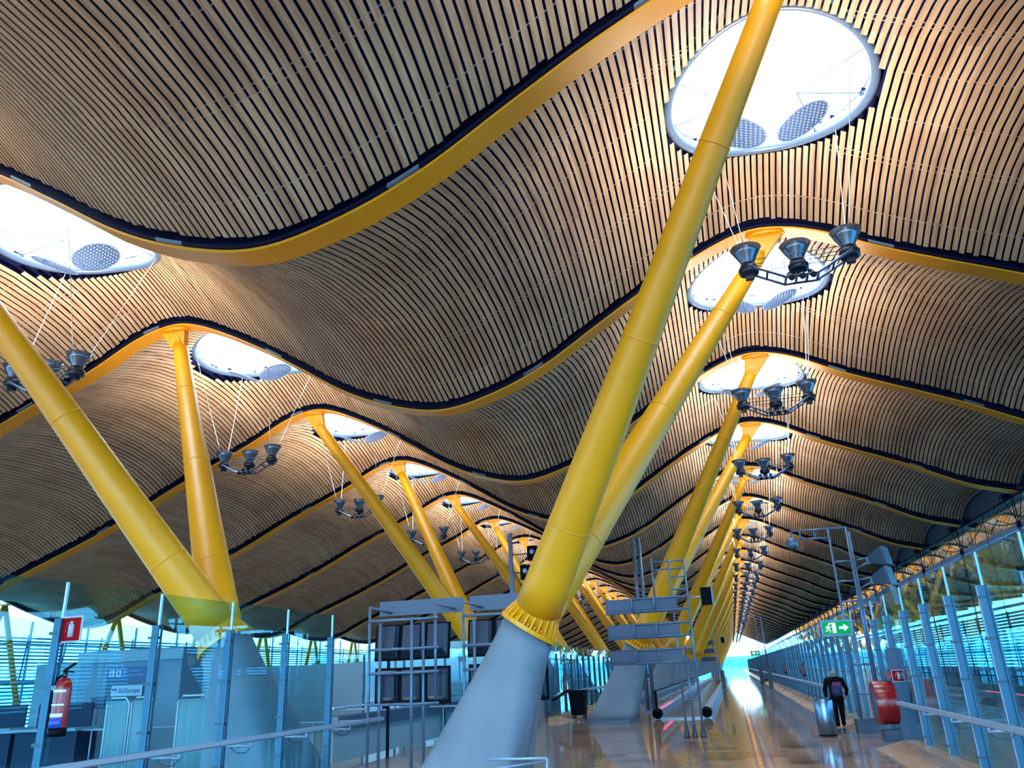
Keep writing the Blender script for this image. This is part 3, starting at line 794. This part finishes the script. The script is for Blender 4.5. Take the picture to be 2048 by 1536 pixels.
# counters and seats behind glass
def counter(x, y, w, label, m=NBLU):
    r = E('service_counter', (x, y, 0), label, 'counter')
    mb = MB(); mb.box((0, 0, .5), (w, .7, 1.0), m); mb.build('body', r)
    mb = MB(); mb.box((0, -.05, 1.03), (w + .1, .85, .06), WALLC); mb.build('worktop', r)
    mb = MB(); mb.box((0, .2, 1.35), (w * .9, .04, .6), m); mb.build('back_panel', r)
CNT = mat('counter_navy', (.002, .005, .03), .5, spec=.2)
counter(-20.6, 19.2, 3.0, 'dark blue service counter at the far left behind the glass', CNT)
counter(-17.2, 18.4, 1.9, 'dark blue service counter in front of the grey sign wall', CNT)
r = E('white_table', (-13.8, 11.6, 0), 'narrow white shelf with wire hoops at the lower left corner behind the glass', 'table')
mb = MB(); mb.box((0, 0, .62), (1.9, .4, .04), PLAINW); mb.build('top', r)
for x in (-.8, .8): mb = MB(); mb.tube((x, 0, 0), (x, 0, .6), .03, ALU); mb.build('leg', r)
for x in (-.6, -.05, .5):
    mb = MB(); mb.path([(Vector((x - .08, 0, .64)), .008)] + [(Vector((x + .08 * math.cos(a), 0, .74 + .08 * math.sin(a))), .008) for a in (PI, .75 * PI, PI / 2, .25 * PI, 0)] + [(Vector((x + .08, 0, .64)), .008)], WHITE, n=5)
    mb.build('wire_hoop', r)
# ------------------------------------------------------------------ moving walkway (centre) and ramp balustrade (left)
def walkway(x0, x1, y0, y1, label, tall):
    r = E('moving_walkway', (x0, y0, 0), label, 'moving walkway')
    L = y1 - y0
    for k, x in enumerate((0, x1 - x0)):
        mb = MB(); mb.loft([[(x - .16, 0 + a, 0), (x - .16, 0 + a, .34), (x - .06, a, .42), (x + .06, a, .42), (x + .16, a, .34), (x + .16, a, 0)] for a in (0.2, L)], ALU, smooth=False); mb.build('side_deck', r)
        mb = MB(); mb.path([(Vector((x, .35, .22)), .20), (Vector((x, .1, .22)), .21), (Vector((x, -.12, .22)), .20), (Vector((x, -.24, .18)), .13)], BLK, n=12); mb.build('deck_end', r)
        if k == 0:
            mb = MB(); mb.box((x, L / 2, .72), (.012, L, .6), GLASS); mb.build('glass_panel', r)
            mb = MB(); mb.box((x, L / 2, 1.03), (.08, L, .05), BLK); mb.box((x, -.02, .55), (.09, .10, 1.0), BLK); mb.build('rubber_handrail', r)
            mb = MB(); mb.box((x + .1, L / 2, .70), (.02, L, .03), WHITE); mb.build('light_line', r)
            mb = MB(); mb.box((x + .12, 3.6, .385), (.015, 6.5, .015), mat('red_light', (.8, .05, .1), .4, emit=(1, .03, .08), estr=1.5)); mb.build('red_light_strip', r)
    mb = MB(); mb.box(((x1 - x0) / 2, L / 2, .03), (x1 - x0 - .3, L, .06), mat('belt_grey', (.16, .17, .2), .25, .6)); mb.build('belt', r)
walkway(-3.1, -1.2, 33.6, 120, 'grey moving walkway in the middle with black ends and a red light line', True)
r = E('ramp_balustrade', (-9.4, 19.0, 0), 'dark sloping balustrade with glass on the left behind the screen rack', 'balustrade')
mb = MB(); mb.box((0, 6, .95), (.3, 13, .32), mat('ramp_dark', (.02, .04, .09), .3)); mb.build('dark_band', r)
mb = MB(); mb.box((0, 6, .45), (.05, 13, .7), WALLC); mb.build('lower_panel', r)
mb = MB(); mb.tube((0, -.5, 1.3), (0, 12.5, 1.3), .03, ALU); mb.build('rail', r)
for i in range(6): mb = MB(); mb.tube((0, i * 2.4, 1.1), (0, i * 2.4, 1.3), .015, ALU, n=6); mb.build('upright', r)
# small square rail at bottom centre
r = E('floor_rail', (-3.4, 12.2, 0), 'low shiny tube rail at the bottom edge beside the nearest concrete foot', 'rail')
mb = MB(); mb.tube((-.5, .8, .66), (.44, .8, .66), .02, ALU); mb.tube((.44, .8, .66), (.44, .8, 0), .02, ALU); mb.tube((.44, .8, .62), (-.3, -.4, .62), .015, ALU); mb.build('tube', r)
# ------------------------------------------------------------------ screen racks at left
def rack(x, y, label, lab2):
    r = E('screen_rack', (x, y, 0), label, 'rack', 'pipe racks of flight screens')
    P = .032
    def pipe(a, b, rr=P): 
        mb = MB(); mb.tube(a, b, rr, STEEL, n=12); mb.build('pipe', r)
    pipe((0, 0, 0), (0, 0, 3.42)); pipe((.20, .12, 0), (.20, .12, 3.06)); pipe((1.0, -.05, 0), (1.0, -.05, 3.14)); pipe((1.20, .12, 0), (1.20, .12, 3.04)); pipe((1.52, 0, 1.46), (1.52, 0, 3.42))
    for z in (3.10, 2.50, 2.02, 1.40): pipe((0, -.04, z), (1.60, -.04, z), .03)
    for x_ in (0, 1.52): pipe((x_, 0, 3.40), (x_ + .25, .55, 3.30), .026)
    mb = MB(); mb.box((.95, .62, 3.40), (1.98, .04, .32), FASC); mb.build('fascia_board', r)
    for j in range(3):
        for i, zc in enumerate((2.68, 1.75)):
            s_ = E('flight_screen', (x + .26 + .58 * j, y + .36, zc), '%s flight screen of the %s row seen from behind on the %s' % (('left', 'middle', 'right')[j], ('upper', 'lower')[i], lab2), 'screen', 'flight screens on the pipe racks')
            s_.rotation_euler = (math.radians(-14 if i == 0 else 0), 0, math.radians(8))
            hh = .74 if i == 0 else .72
            mb = MB(); mb.box((0, .09, 0), (.56, .05, hh + .04), BLK); mb.build('bezel', s_)
            mb = MB(); mb.loft([[(-.24, .06, -hh / 2 + .02), (.24, .06, -hh / 2 + .02), (.24, .06, hh / 2 - .02), (-.24, .06, hh / 2 - .02)],
                                [(-.19, -.10, -hh / 2 + .10), (.19, -.10, -hh / 2 + .10), (.19, -.10, hh / 2 - .06), (-.19, -.10, hh / 2 - .06)]][::-1], SCREEN if i else HOUSE, smooth=False); mb.build('back_shell', s_)
            mb = MB(); mb.box((0, -.12, -hh / 2 + .12), (.3, .05, .06), NAVP); mb.build('vent_bar', s_)
rack(-7.57, 16.5, 'left pipe rack of flight screens, fully visible in front of the glass', 'left rack')
rack(-5.42, 16.5, 'right pipe rack of flight screens, half hidden by the nearest concrete foot', 'right rack')
# ------------------------------------------------------------------ sign gantry in the centre
def gantry(x, y, label, lab2, s=1.0):
    r = E('sign_gantry', (x, y, 0), label, 'sign gantry')
    r.scale = (s, s, s)
    def pipe(a, b, rr=.032):
        mb = MB(); mb.tube(a, b, rr, STEEL, n=12); mb.build('pipe', r)
    zt = 4.98
    A, B, C_ = .0, .46, .22
    pipe((A, 0, 0), (A, 0, zt)); pipe((B, 0, 0), (B, 0, zt)); pipe((C_, .04, 0), (C_, .04, 2.5), .036)
    pipe((-.52, 0, 3.9), (-.52, 0, zt + .1), .026)
    for z in (4.95, 4.72): pipe((-.52 if z < 5 else 0, 0, z), (B, 0, z), .026)
    for z in (4.47, 4.1): pipe((A, 0, z), (B, 0, z), .024)
    for z in (1.0, 2.42): pipe((A, 0, z), (B, 0, z), .028)
    for i, z in enumerate((3.88, 3.14, 2.41)):
        pipe((-1.22, -.16, z), (B, -.06, z), .03); pipe((-1.22, -.16, z - .36), (B, -.06, z - .36), .03)
        for xx in (-1.22, -.55): pipe((xx, -.16, z), (xx, -.16, z - .36), .03)
    for xx in (A, B, C_):
        mb = MB(); mb.lathe([(.085, 0), (.075, .05), (.045, .32), (.03, .36)], HOUSE, n=14, M=Matrix.Translation((xx, .04 if xx == C_ else 0, 0))); mb.build('foot', r)
    for i, z in enumerate((3.71, 2.97, 2.24)):
        b = E('sign_box', (x + s * -.95, y + s * .02, z * s), '%s grey-blue sign box seen from behind on the %s' % (('top', 'middle', 'bottom')[i], lab2), 'sign box', 'sign boxes on the gantries')
        b.scale = (s, s, s)
        mb = MB(); mb.box((0, 0, 0), (2.15, .12, .38), HOUSE); mb.build('casing', b)
        mb = MB(); mb.box((0, -.075, 0), (2.05, .03, .28), FASC); mb.build('back_plate', b)
        mb = MB(); mb.box((0, .02, -.215), (2.22, .2, .05), HOUSE); mb.build('lower_lip', b)
    m_ = E('small_screen', (x + s * 1.0, y, 3.85 * s), 'small black screen on an arm at the right of the %s' % lab2, 'screen'); m_.scale = (s, s, s)
    m_.rotation_euler = (0, 0, math.radians(-12))
    mb = MB(); mb.box((0, 0, 0), (.32, .05, .52), BLK); mb.build('panel', m_)
    mb = MB(); mb.box((.175, .02, 0), (.03, .08, .54), STEEL); mb.build('side_frame', m_)
    mb = MB(); mb.tube((-.5, 0, .0), (-.14, 0, 0), .02, ALU, n=8); mb.build('arm', m_)
gantry(-1.51, 24.8, 'grey pipe gantry carrying three sign boxes in the middle of the hall', 'near gantry')
gantry(-1.9, 92, 'small distant pipe gantry with sign boxes beside the walkway', 'distant gantry', 1.15)
# ------------------------------------------------------------------ camera mast at right
def mast(x, y, s, label, tag2, full=True):
    r = E('camera_mast', (x, y, 0), label, 'mast'); r.scale = (s, s, s)
    def pipe(a, b, rr=.035):
        mb = MB(); mb.tube(a, b, rr, STEEL, n=12); mb.build('pipe', r)
    zt = 5.60
    pipe((0, 0, .3), (0, 0, 5.56)); pipe((.50, 0, .3), (.50, 0, zt)); pipe((.58, .07, .3), (.58, .07, zt - .15)); pipe((-.0, 0, 5.32), (-.80, 0, 5.32), .03)
    pipe((.50, 0, 5.58), (-1.05, 0, 5.58), .03)
    for xx in (-.8, -.4, 0): pipe((xx, 0, 5.32), (xx, 0, 5.58), .026)
    for z in (4.6, 4.04, 3.47, 2.9, 1.76, 1.0): pipe((0, 0, z), (.5, 0, z), .028)
    mb = MB(); mb.box((.28, 0, .18), (.9, .5, .36), HOUSE); mb.build('plinth', r)
    d = E('dome_camera', (x - 1.06 * s, y, 5.25 * s), 'round dome camera hanging from the arm of the %s' % tag2, 'camera'); d.scale = (s,) * 3
    mb = MB(); mb.tube((0, 0, .3), (0, 0, .14), .03, STEEL); mb.lathe([(.05, .15), (.13, .10), (.17, 0), (.16, -.10), (.12, -.16)], STEEL, n=20); mb.build('shell', d)
    mb = MB(); mb.lathe([(.125, -.155), (.11, -.20), (.06, -.24), (.01, -.25)], NAVP, n=18); mb.build('lens_dome', d)
    if full:
        for i, z in enumerate((4.62, 4.06, 3.50)):
            q = E('display_monitor', (x + 1.18, y - .05, z), '%s of the three tapered monitor housings on the %s' % (('top', 'middle', 'bottom')[i], tag2), 'monitor', 'monitor housings on the mast')
            q.rotation_euler = (0, math.radians(-9), math.radians(-25))
            mb = MB(); mb.loft([[(-.20, -.15, -.10), (-.20, .15, -.10), (-.20, .15, .10), (-.20, -.15, .10)], [(.22, -.30, -.24), (.22, .30, -.24), (.22, .30, .24), (.22, -.30, .24)], [(.28, -.30, -.24), (.28, .30, -.24), (.28, .30, .24), (.28, -.30, .24)]], HOUSE, smooth=False); mb.build('housing', q)
            mb = MB(); mb.box((.29, 0, 0), (.03, .64, .52), FASC); mb.build('front_frame', q)
            mb = MB(); mb.box((-.24, 0, 0), (.10, .06, .22), STEEL); mb.tube((-.66, 0, -.14), (-.24, 0, -.04), .025, STEEL); mb.tube((-.66, 0, .10), (-.24, 0, .08), .025, STEEL); mb.build('bracket', q)
    return r
mast(3.23, 25.0, 1.0, 'grey pipe mast with camera arm and three monitors on the right', 'near mast')
mast(2.9, 92, 1.2, 'small distant pipe mast with camera arm by the right wall', 'distant mast', full=False)
def exit_sign(x, y, z, s, label):
    r = E('exit_sign', (x, y, z), label, 'exit sign'); r.scale = (s,) * 3
    mb = MB(); mb.box((0, .04, 0), (.84, .10, .44), STEEL); mb.build('casing', r)
    mb = MB(); mb.box((0, -.015, 0), (.74, .015, .34), GREEN); mb.build('green_face', r)
    mb = MB(); y_ = -.028
    def poly(pts): mb.quad([(a, y_, b) for a, b in pts], SIGNW)
    poly([(-.12, -.14), (-.02, -.14), (-.02, .14), (-.20, .14), (-.20, .11), (-.12, .11)])                     # door
    poly([(.06, -.035), (.19, -.035), (.19, -.10), (.32, 0), (.19, .10), (.19, .035), (.06, .035)])         # arrow
    mb.build('arrow_and_door', r)
    mb = MB(); y_ = -.03
    def ln(a, b, w): mb.tube((a[0], y_, a[1]), (b[0], y_, b[1]), w, SIGNW, n=6)
    mb.tube((-.20, y_ - .003, .095), (-.20, y_ + .003, .095), .024, SIGNW, n=12)
    ln((-.215, .06), (-.23, -.01), .022); ln((-.215, .055), (-.17, .01), .011); ln((-.17, .01), (-.14, .03), .011); ln((-.22, .055), (-.28, .03), .011); ln((-.28, .03), (-.29, -.02), .011)
    ln((-.23, -.01), (-.18, -.06), .015); ln((-.18, -.06), (-.19, -.12), .014); ln((-.235, -.01), (-.25, -.07), .015); ln((-.25, -.07), (-.31, -.08), .014)
    mb.build('running_figure', r)
exit_sign(2.98, 24.85, .86 + EYE, 1.0, 'near green exit sign with running figure and right arrow on the mast')
exit_sign(2.45, 91.8, 2.95, 1.15, 'tiny distant green exit sign on the distant mast')
# ------------------------------------------------------------------ hose reel, signs, extinguishers
r = E('hose_reel', (3.45, 21.5, 0), 'red round fire hose reel on a grey column at the right glass screen', 'hose reel')
M_ = Matrix.Translation((-.10, 0, .92)) @ Matrix.Rotation(PI / 2, 4, 'Y')
mb = MB(); mb.lathe([(.36, -.22), (.47, -.24), (.48, -.22), (.48, .20), (.47, .22), (.36, .20)], RED, n=40, M=M_, cap=False); mb.build('red_drum', r)
mb = MB(); mb.lathe([(.05, -.20), (.36, -.215), (.37, -.20), (.37, -.18), (.05, -.18)], RIGG, n=30, M=M_); mb.build('hose_disc', r)
mb = MB(); mb.box((.28, -.15, 1.05), (.34, .10, 2.1), FASC); mb.box((.0, .1, .2), (.5, .5, .25), HOUSE); mb.build('support_column', r)
mb = MB(); mb.path([(Vector((.33, .0, 1.35)), .018), (Vector((.40, -.1, 1.30)), .018), (Vector((.46, -.2, 1.1)), .018), (Vector((.45, -.2, .9)), .018)], BLK, n=8); mb.build('hose', r)
def fire_sign(x, y, z, s, label, rz=0.0):
    r = E('fire_sign', (x, y, z), label, 'safety sign', rz=rz)
    mb = MB(); mb.box((0, 0, 0), (s, .012, s), PLAINW); mb.build('white_plate', r)
    mb = MB(); mb.box((0, -.008, 0), (s * .86, .006, s * .86), mat('sign_red', (.32, .003, .006), .6, spec=.05)); mb.build('red_field', r)
    mb = MB(); mb.tube((s * .04, -.014, -s * .3), (s * .04, -.014, s * .18), s * .11, PLAINW, n=12); mb.tube((s * .04, -.014, s * .18), (s * .04, -.014, s * .3), s * .05, PLAINW, n=8)
    mb.path([(Vector((s * .0, -.014, s * .28)), s * .02), (Vector((-s * .18, -.014, s * .2)), s * .02), (Vector((-s * .22, -.014, -s * .1)), s * .02)], PLAINW, n=6)
    mb.build('pictogram', r)
fire_sign(3.70, 21.2, 1.50, .27, 'small red and white extinguisher sign above the hose reel')
mb = MB(); mb.box((3.50, 21.3, 1.52), (.14, .10, .12), RED); o = mb.build('call_point'); T(o, 'small red alarm call point left of the sign above the hose reel', 'alarm')
fire_sign(-7.44, 7.95, 2.60, .30, 'red and white extinguisher sign on the near left post')
LBL = mat('label_white', (.7, .72, .75), .4); LBB = mat('label_blue', (.02, .05, .35), .4)
def extinguisher(x, y, z, label, full=True, s=1.0):
    r = E('fire_extinguisher', (x, y, z), label, 'fire extinguisher', 'red fire extinguishers on the glass screens'); r.scale = (s,) * 3
    mb = MB(); mb.lathe([(.07, 0), (.09, .02), (.092, .05), (.092, .48), (.085, .54), (.06, .59), (.03, .61)], RED, n=22); mb.build('cylinder', r)
    mb = MB(); mb.lathe([(.095, -.01), (.098, .03), (.096, .08)], BLK, n=22); mb.build('rubber_base', r)
    mb = MB(); mb.tube((0, 0, .60), (0, 0, .67), .025, NAVP, n=8); mb.box((.05, 0, .72), (.17, .03, .02), BLK, Matrix.Rotation(-.5, 3, 'Y')); mb.box((.05, 0, .67), (.12, .03, .015), BLK, Matrix.Rotation(.1, 3, 'Y')); mb.build('valve_handle', r)
    mb = MB(); mb.path([(Vector((-.02, 0, .64)), .014), (Vector((-.11, 0, .60)), .014), (Vector((-.15, 0, .45)), .014), (Vector((-.14, 0, .22)), .014), (Vector((-.11, 0, .12)), .018)], BLK, n=8); mb.build('hose', r)
    sgx = -1 if x < 0 else 1
    mb = MB(); mb.box((sgx * .11, 0, .50), (.08, .10, .05), RIGG); mb.build('wall_bracket', r)
    if full:
        for z0, z1, m in ((.45, .48, LBL), (.31, .33, LBL), (.19, .23, LBL), (.08, .18, LBB)):
            A = [-PI * .95 + PI * .8 * (j / 12) for j in range(13)]
            mb = MB(); mb.loft([[(.093 * math.cos(a), .093 * math.sin(a), zz) for a in A] + [(.095 * math.cos(a), .095 * math.sin(a), zz) for a in A[::-1]] for zz in (z0, z1)], m)
            mb.build('paper_label', r)
    return r
extinguisher(-7.43, 7.95, 1.46, 'red fire extinguisher hanging on the near left glass screen post')
for i, (yy, lab) in enumerate(((47, 'nearest'), (63, 'second'), (79, 'third'), (97, 'fourth'))):
    extinguisher(RW - .14, yy, 1.15, '%s small red fire extinguisher on the far right glass screen' % lab, False)
extinguisher(-7.45, 37.2, 1.0, 'red fire extinguisher on the far left screen beside the wheeled bin', False, 1.1)
extinguisher(-8.9, 20.5, 1.2, 'small red fire extinguisher left of the screen rack', False)
r = E('slim_post', (-8.9, 20.64, 0), 'thin dark post carrying the small extinguisher left of the screen rack', 'post')
mb = MB(); mb.box((0, 0, 1.3), (.06, .08, 2.6), NAVY); mb.build('post_tube', r)
mb = MB(); mb.box((0, -.06, 1.4), (.14, .05, .04), NAVY); mb.build('hook', r)
r = E('direction_sign', (-9.6, 23.0, 0), 'small yellow arrow sign left of the screen rack', 'sign')
mb = MB(); mb.box((0, 0, 2.55), (.30, .03, .30), mat('sign_yellow', (.35, .22, .01), .5)); mb.build('yellow_plate', r)
mb = MB(); mb.quad([(.22, -.01, 2.55), (.34, -.01, 2.65), (.34, -.01, 2.57), (.50, -.01, 2.57), (.50, -.01, 2.53), (.34, -.01, 2.53), (.34, -.01, 2.45)], mat('sign_yellow', (.35, .22, .01), .5)); mb.build('arrow', r)
mb = MB(); mb.tube((-.1, 0, 0), (-.1, 0, 2.4), .03, STEEL); mb.build('pole', r)
# ------------------------------------------------------------------ bins
r = E('litter_bin', (2.25, 24.5, 0), 'shiny stainless steel round litter bin beside the walking person', 'bin')
mb = MB(); mb.lathe([(.235, .03), (.245, .04), (.245, .88), (.235, .90), (.22, .90), (.22, .86)], mat('stainless', (.18, .26, .36), .28, 0.95), n=36); mb.build('steel_body', r)
mb = MB(); mb.lathe([(.24, 0), (.24, .04)], BLK, n=36); mb.lathe([(.215, .82), (.21, .84)], BLK, n=24); mb.build('base_ring', r)
r = E('wheeled_bin', (-6.5, 35.2, 0), 'black wheeled rubbish bin with its lid hanging open', 'bin')
mb = MB()
mb.loft([[(-.28, -.30, .18), (.28, -.30, .18), (.28, .28, .18), (-.28, .28, .18)], [(-.36, -.36, 1.08), (.36, -.36, 1.08), (.36, .36, 1.08), (-.36, .36, 1.08)]], BLK, smooth=False)
mb.build('body', r)
mb = MB(); mb.loft([[(-.40, -.40, 1.08), (.40, -.40, 1.08), (.40, .40, 1.08), (-.40, .40, 1.08)], [(-.40, -.40, 1.15), (.40, -.40, 1.15), (.40, .40, 1.15), (-.40, .40, 1.15)]], BLK, smooth=False); mb.build('rim', r)
mb = MB(); mb.box((-.72, 0, .98), (.85, .76, .05), BLK, Matrix.Rotation(-.5, 3, 'Y')); mb.build('open_lid', r)
for sx in (-.2, .24):
    for sy in (-.24, .24):
        mb = MB(); mb.tube((sx - .03, sy, .09), (sx + .03, sy, .09), .09, NAVP, n=16); mb.box((sx, sy, .15), (.05, .05, .08), RIGG); mb.build('wheel', r)
# ------------------------------------------------------------------ twin post, speakers, cylinder duct, wall shaft
r = E('twin_post', (-3.95, 40, 0), 'tall twin grey steel post rising behind the near sign gantry', 'post')
for dx in (-.14, .14): mb = MB(); mb.tube((dx, 0, 0), (dx, 0, 8.1), .09, STEEL, n=14); mb.build('post_tube', r)
mb = MB(); mb.box((0, 0, .03), (.7, .5, .06), STEEL); mb.build('base_plate', r)
r = E('round_duct', (-8.25, 38.0, 0), 'grey-blue vertical round duct behind the nearest concrete foot', 'duct')
mb = MB(); mb.tube((0, 0, 0), (0, 0, 4.3), .38, STEEL, n=28); mb.build('duct_tube', r)
mb = MB(); mb.tube((0, 0, 4.3), (0, 0, 4.35), .41, FASC, n=28); mb.build('cap', r)
r = E('slim_post', (-8.9, 34, 0), 'slim dark steel post with two black speakers left of the nearest column', 'post')
mb = MB(); mb.box((0, 0, 3.9), (.16, .16, 7.8), RIGG); mb.build('post_tube', r)
for i, (xx, zz) in enumerate(((-7.9, 6.85), (-8.25, 6.05))):
    q = E('loudspeaker', (xx, 34, zz), '%s black loudspeaker behind the edge of the nearest yellow column' % ('upper', 'lower')[i], 'loudspeaker')
    mb = MB(); mb.box((0, 0, 0), (.42, .35, .62), BLK); mb.build('cabinet', q)
    mb = MB(); mb.torus((0, -.18, .05), .10, .02, REFL, M=Matrix.Rotation(0, 4, 'X'), n=16, k=6) if False else mb.tube((0, -.18, .05), (0, -.19, .05), .10, REFL, n=16); mb.build('cone', q)
    mb = MB(); mb.tube((-.2, 0, 0), (xx * 0 - (xx + 8.9), 0, 0), .03, RIGG, n=6); mb.build('arm', q)
# ------------------------------------------------------------------ person and backpack
SKIN = mat('skin', (.45, .26, .2), .6); COAT = mat('dark_coat', (.004, .005, .008), .9, spec=.1); TROU = mat('black_trousers', (.003, .003, .006), .9, spec=.1)
HAIR = noisy('ash_blonde_hair', (.22, .17, .15), (.38, .30, .27), 30, .5); SHOE = mat('dark_shoe', (.01, .01, .02), .5)
def skinned(name, verts, edges, radii, m, parent, root=0, sub=2):
    me = bpy.data.meshes.new(name); me.from_pydata(verts, edges, []); me.update()
    o = bpy.data.objects.new(name, me); COL.objects.link(o); o.parent = parent; me.materials.append(m)
    md = o.modifiers.new('skin', 'SKIN'); md.use_smooth_shade = True
    sl = me.skin_vertices[0].data if me.skin_vertices else None
    if sl is None:
        bm = bmesh.new(); bm.from_mesh(me); bm.verts.layers.skin.verify(); bm.to_mesh(me); bm.free(); sl = me.skin_vertices[0].data
    for i, r_ in enumerate(radii):
        sl[i].radius = r_ if isinstance(r_, tuple) else (r_, r_); sl[i].use_root = (i == root)
    s2 = o.modifiers.new('sub', 'SUBSURF'); s2.levels = sub; s2.render_levels = sub
    return o
pz = E('person', (2.74, 25.55, 0), 'person walking away in a dark coat and black trousers wearing a backpack', 'person')
V = [(0, 0, .93), (0, .01, 1.10), (0, .01, 1.28), (0, .01, 1.38), (0, .02, 1.45), (0, .03, 1.52), (0, .03, 1.60),
     (-.09, 0, .88), (-.09, .05, .50), (-.08, -.04, .10), (-.08, .06, .045),
     (.09, 0, .88), (.08, .02, .50), (.08, .10, .12), (.08, .21, .05),
     (-.18, .01, 1.36), (-.26, 0, 1.10), (-.24, .10, .88), (-.23, .15, .80),
     (.18, .01, 1.36), (.27, 0, 1.10), (.25, .12, .92), (.24, .17, .84)]
Eg = [(0, 1), (1, 2), (2, 3), (3, 4), (4, 5), (5, 6), (0, 7), (7, 8), (8, 9), (9, 10), (0, 11), (11, 12), (12, 13), (13, 14), (3, 15), (15, 16), (16, 17), (17, 18), (3, 19), (19, 20), (20, 21), (21, 22)]
Rd = [(.15, .11), (.13, .10), (.16, .11), (.14, .09), .05, .085, .075, .09, .058, .038, .035, .09, .058, .038, .035, .055, .042, .032, .028, .055, .042, .032, .028]
skinned('body', V, Eg, Rd, SKIN, pz)
CV = [(0, 0, .80), (0, 0, 1.0), (0, .01, 1.2), (0, .01, 1.38), (0, .02, 1.47), (-.20, .01, 1.37), (-.29, 0, 1.10), (-.255, .10, .90), (.20, .01, 1.37), (.30, 0, 1.10), (.265, .12, .94)]
skinned('coat', CV, [(0, 1), (1, 2), (2, 3), (3, 4), (3, 5), (5, 6), (6, 7), (3, 8), (8, 9), (9, 10)], [(.20, .16), (.18, .15), (.20, .145), (.17, .12), .065, .085, .065, .05, .085, .065, .05], COAT, pz)
skinned('trousers', [(0, 0, .93), (-.09, 0, .85), (-.09, .05, .50), (-.08, -.03, .12), (.09, 0, .85), (.08, .02, .50), (.08, .10, .14)], [(0, 1), (1, 2), (2, 3), (0, 4), (4, 5), (5, 6)], [(.15, .12), .105, .075, .058, .105, .075, .058], TROU, pz)
for s_, a in ((-.08, (0, .02)), (.08, (.13, .02))):
    skinned('shoe', [(s_, a[0] - .04, .055), (s_, a[0] + .10, .05), (s_, a[0] + .18, .04)], [(0, 1), (1, 2)], [.048, .048, .035], SHOE, pz)
skinned('hair', [(0, .0, 1.62), (0, -.01, 1.56), (0, -.035, 1.49)], [(0, 1), (1, 2)], [.085, .105, .07], HAIR, pz)
bk = E('backpack', (2.76, 25.32, 1.12), 'blue and magenta backpack on the back of the walking person', 'backpack')
skinned('pack', [(0, 0, -.20), (0, -.02, 0), (0, .02, .20)], [(0, 1), (1, 2)], [(.16, .10), (.17, .12), (.14, .09)], mat('navy_fabric', (.012, .014, .09), .7), bk)
mb = MB(); mb.box((0, -.09, .15), (.22, .06, .09), mat('magenta_fabric', (.25, .01, .10), .7)); mb.build('top_pocket', bk)
for sx in (-.11, .11):
    mb = MB(); mb.path([(Vector((sx, .04, .22)), .018), (Vector((sx, .14, .30)), .018), (Vector((sx, .28, .26)), .018), (Vector((sx * 1.3, .3, .05)), .018)], BLK, n=6); mb.build('strap', bk)
# black partition post by the walkway and far details
for i, (x, y) in enumerate(((-.9, 70), (2.6, 66), (2.4, 80))):
    r = E('bollard_display', (x, y, 0), '%s dark slim stand in the far corridor' % ('left', 'nearest right', 'farther right')[i], 'stand')
    mb = MB(); mb.box((0, 0, .75), (.3, .12, 1.5), NAVP); mb.build('panel', r)
    mb = MB(); mb.box((0, 0, .03), (.5, .4, .06), RIGG); mb.build('base', r)
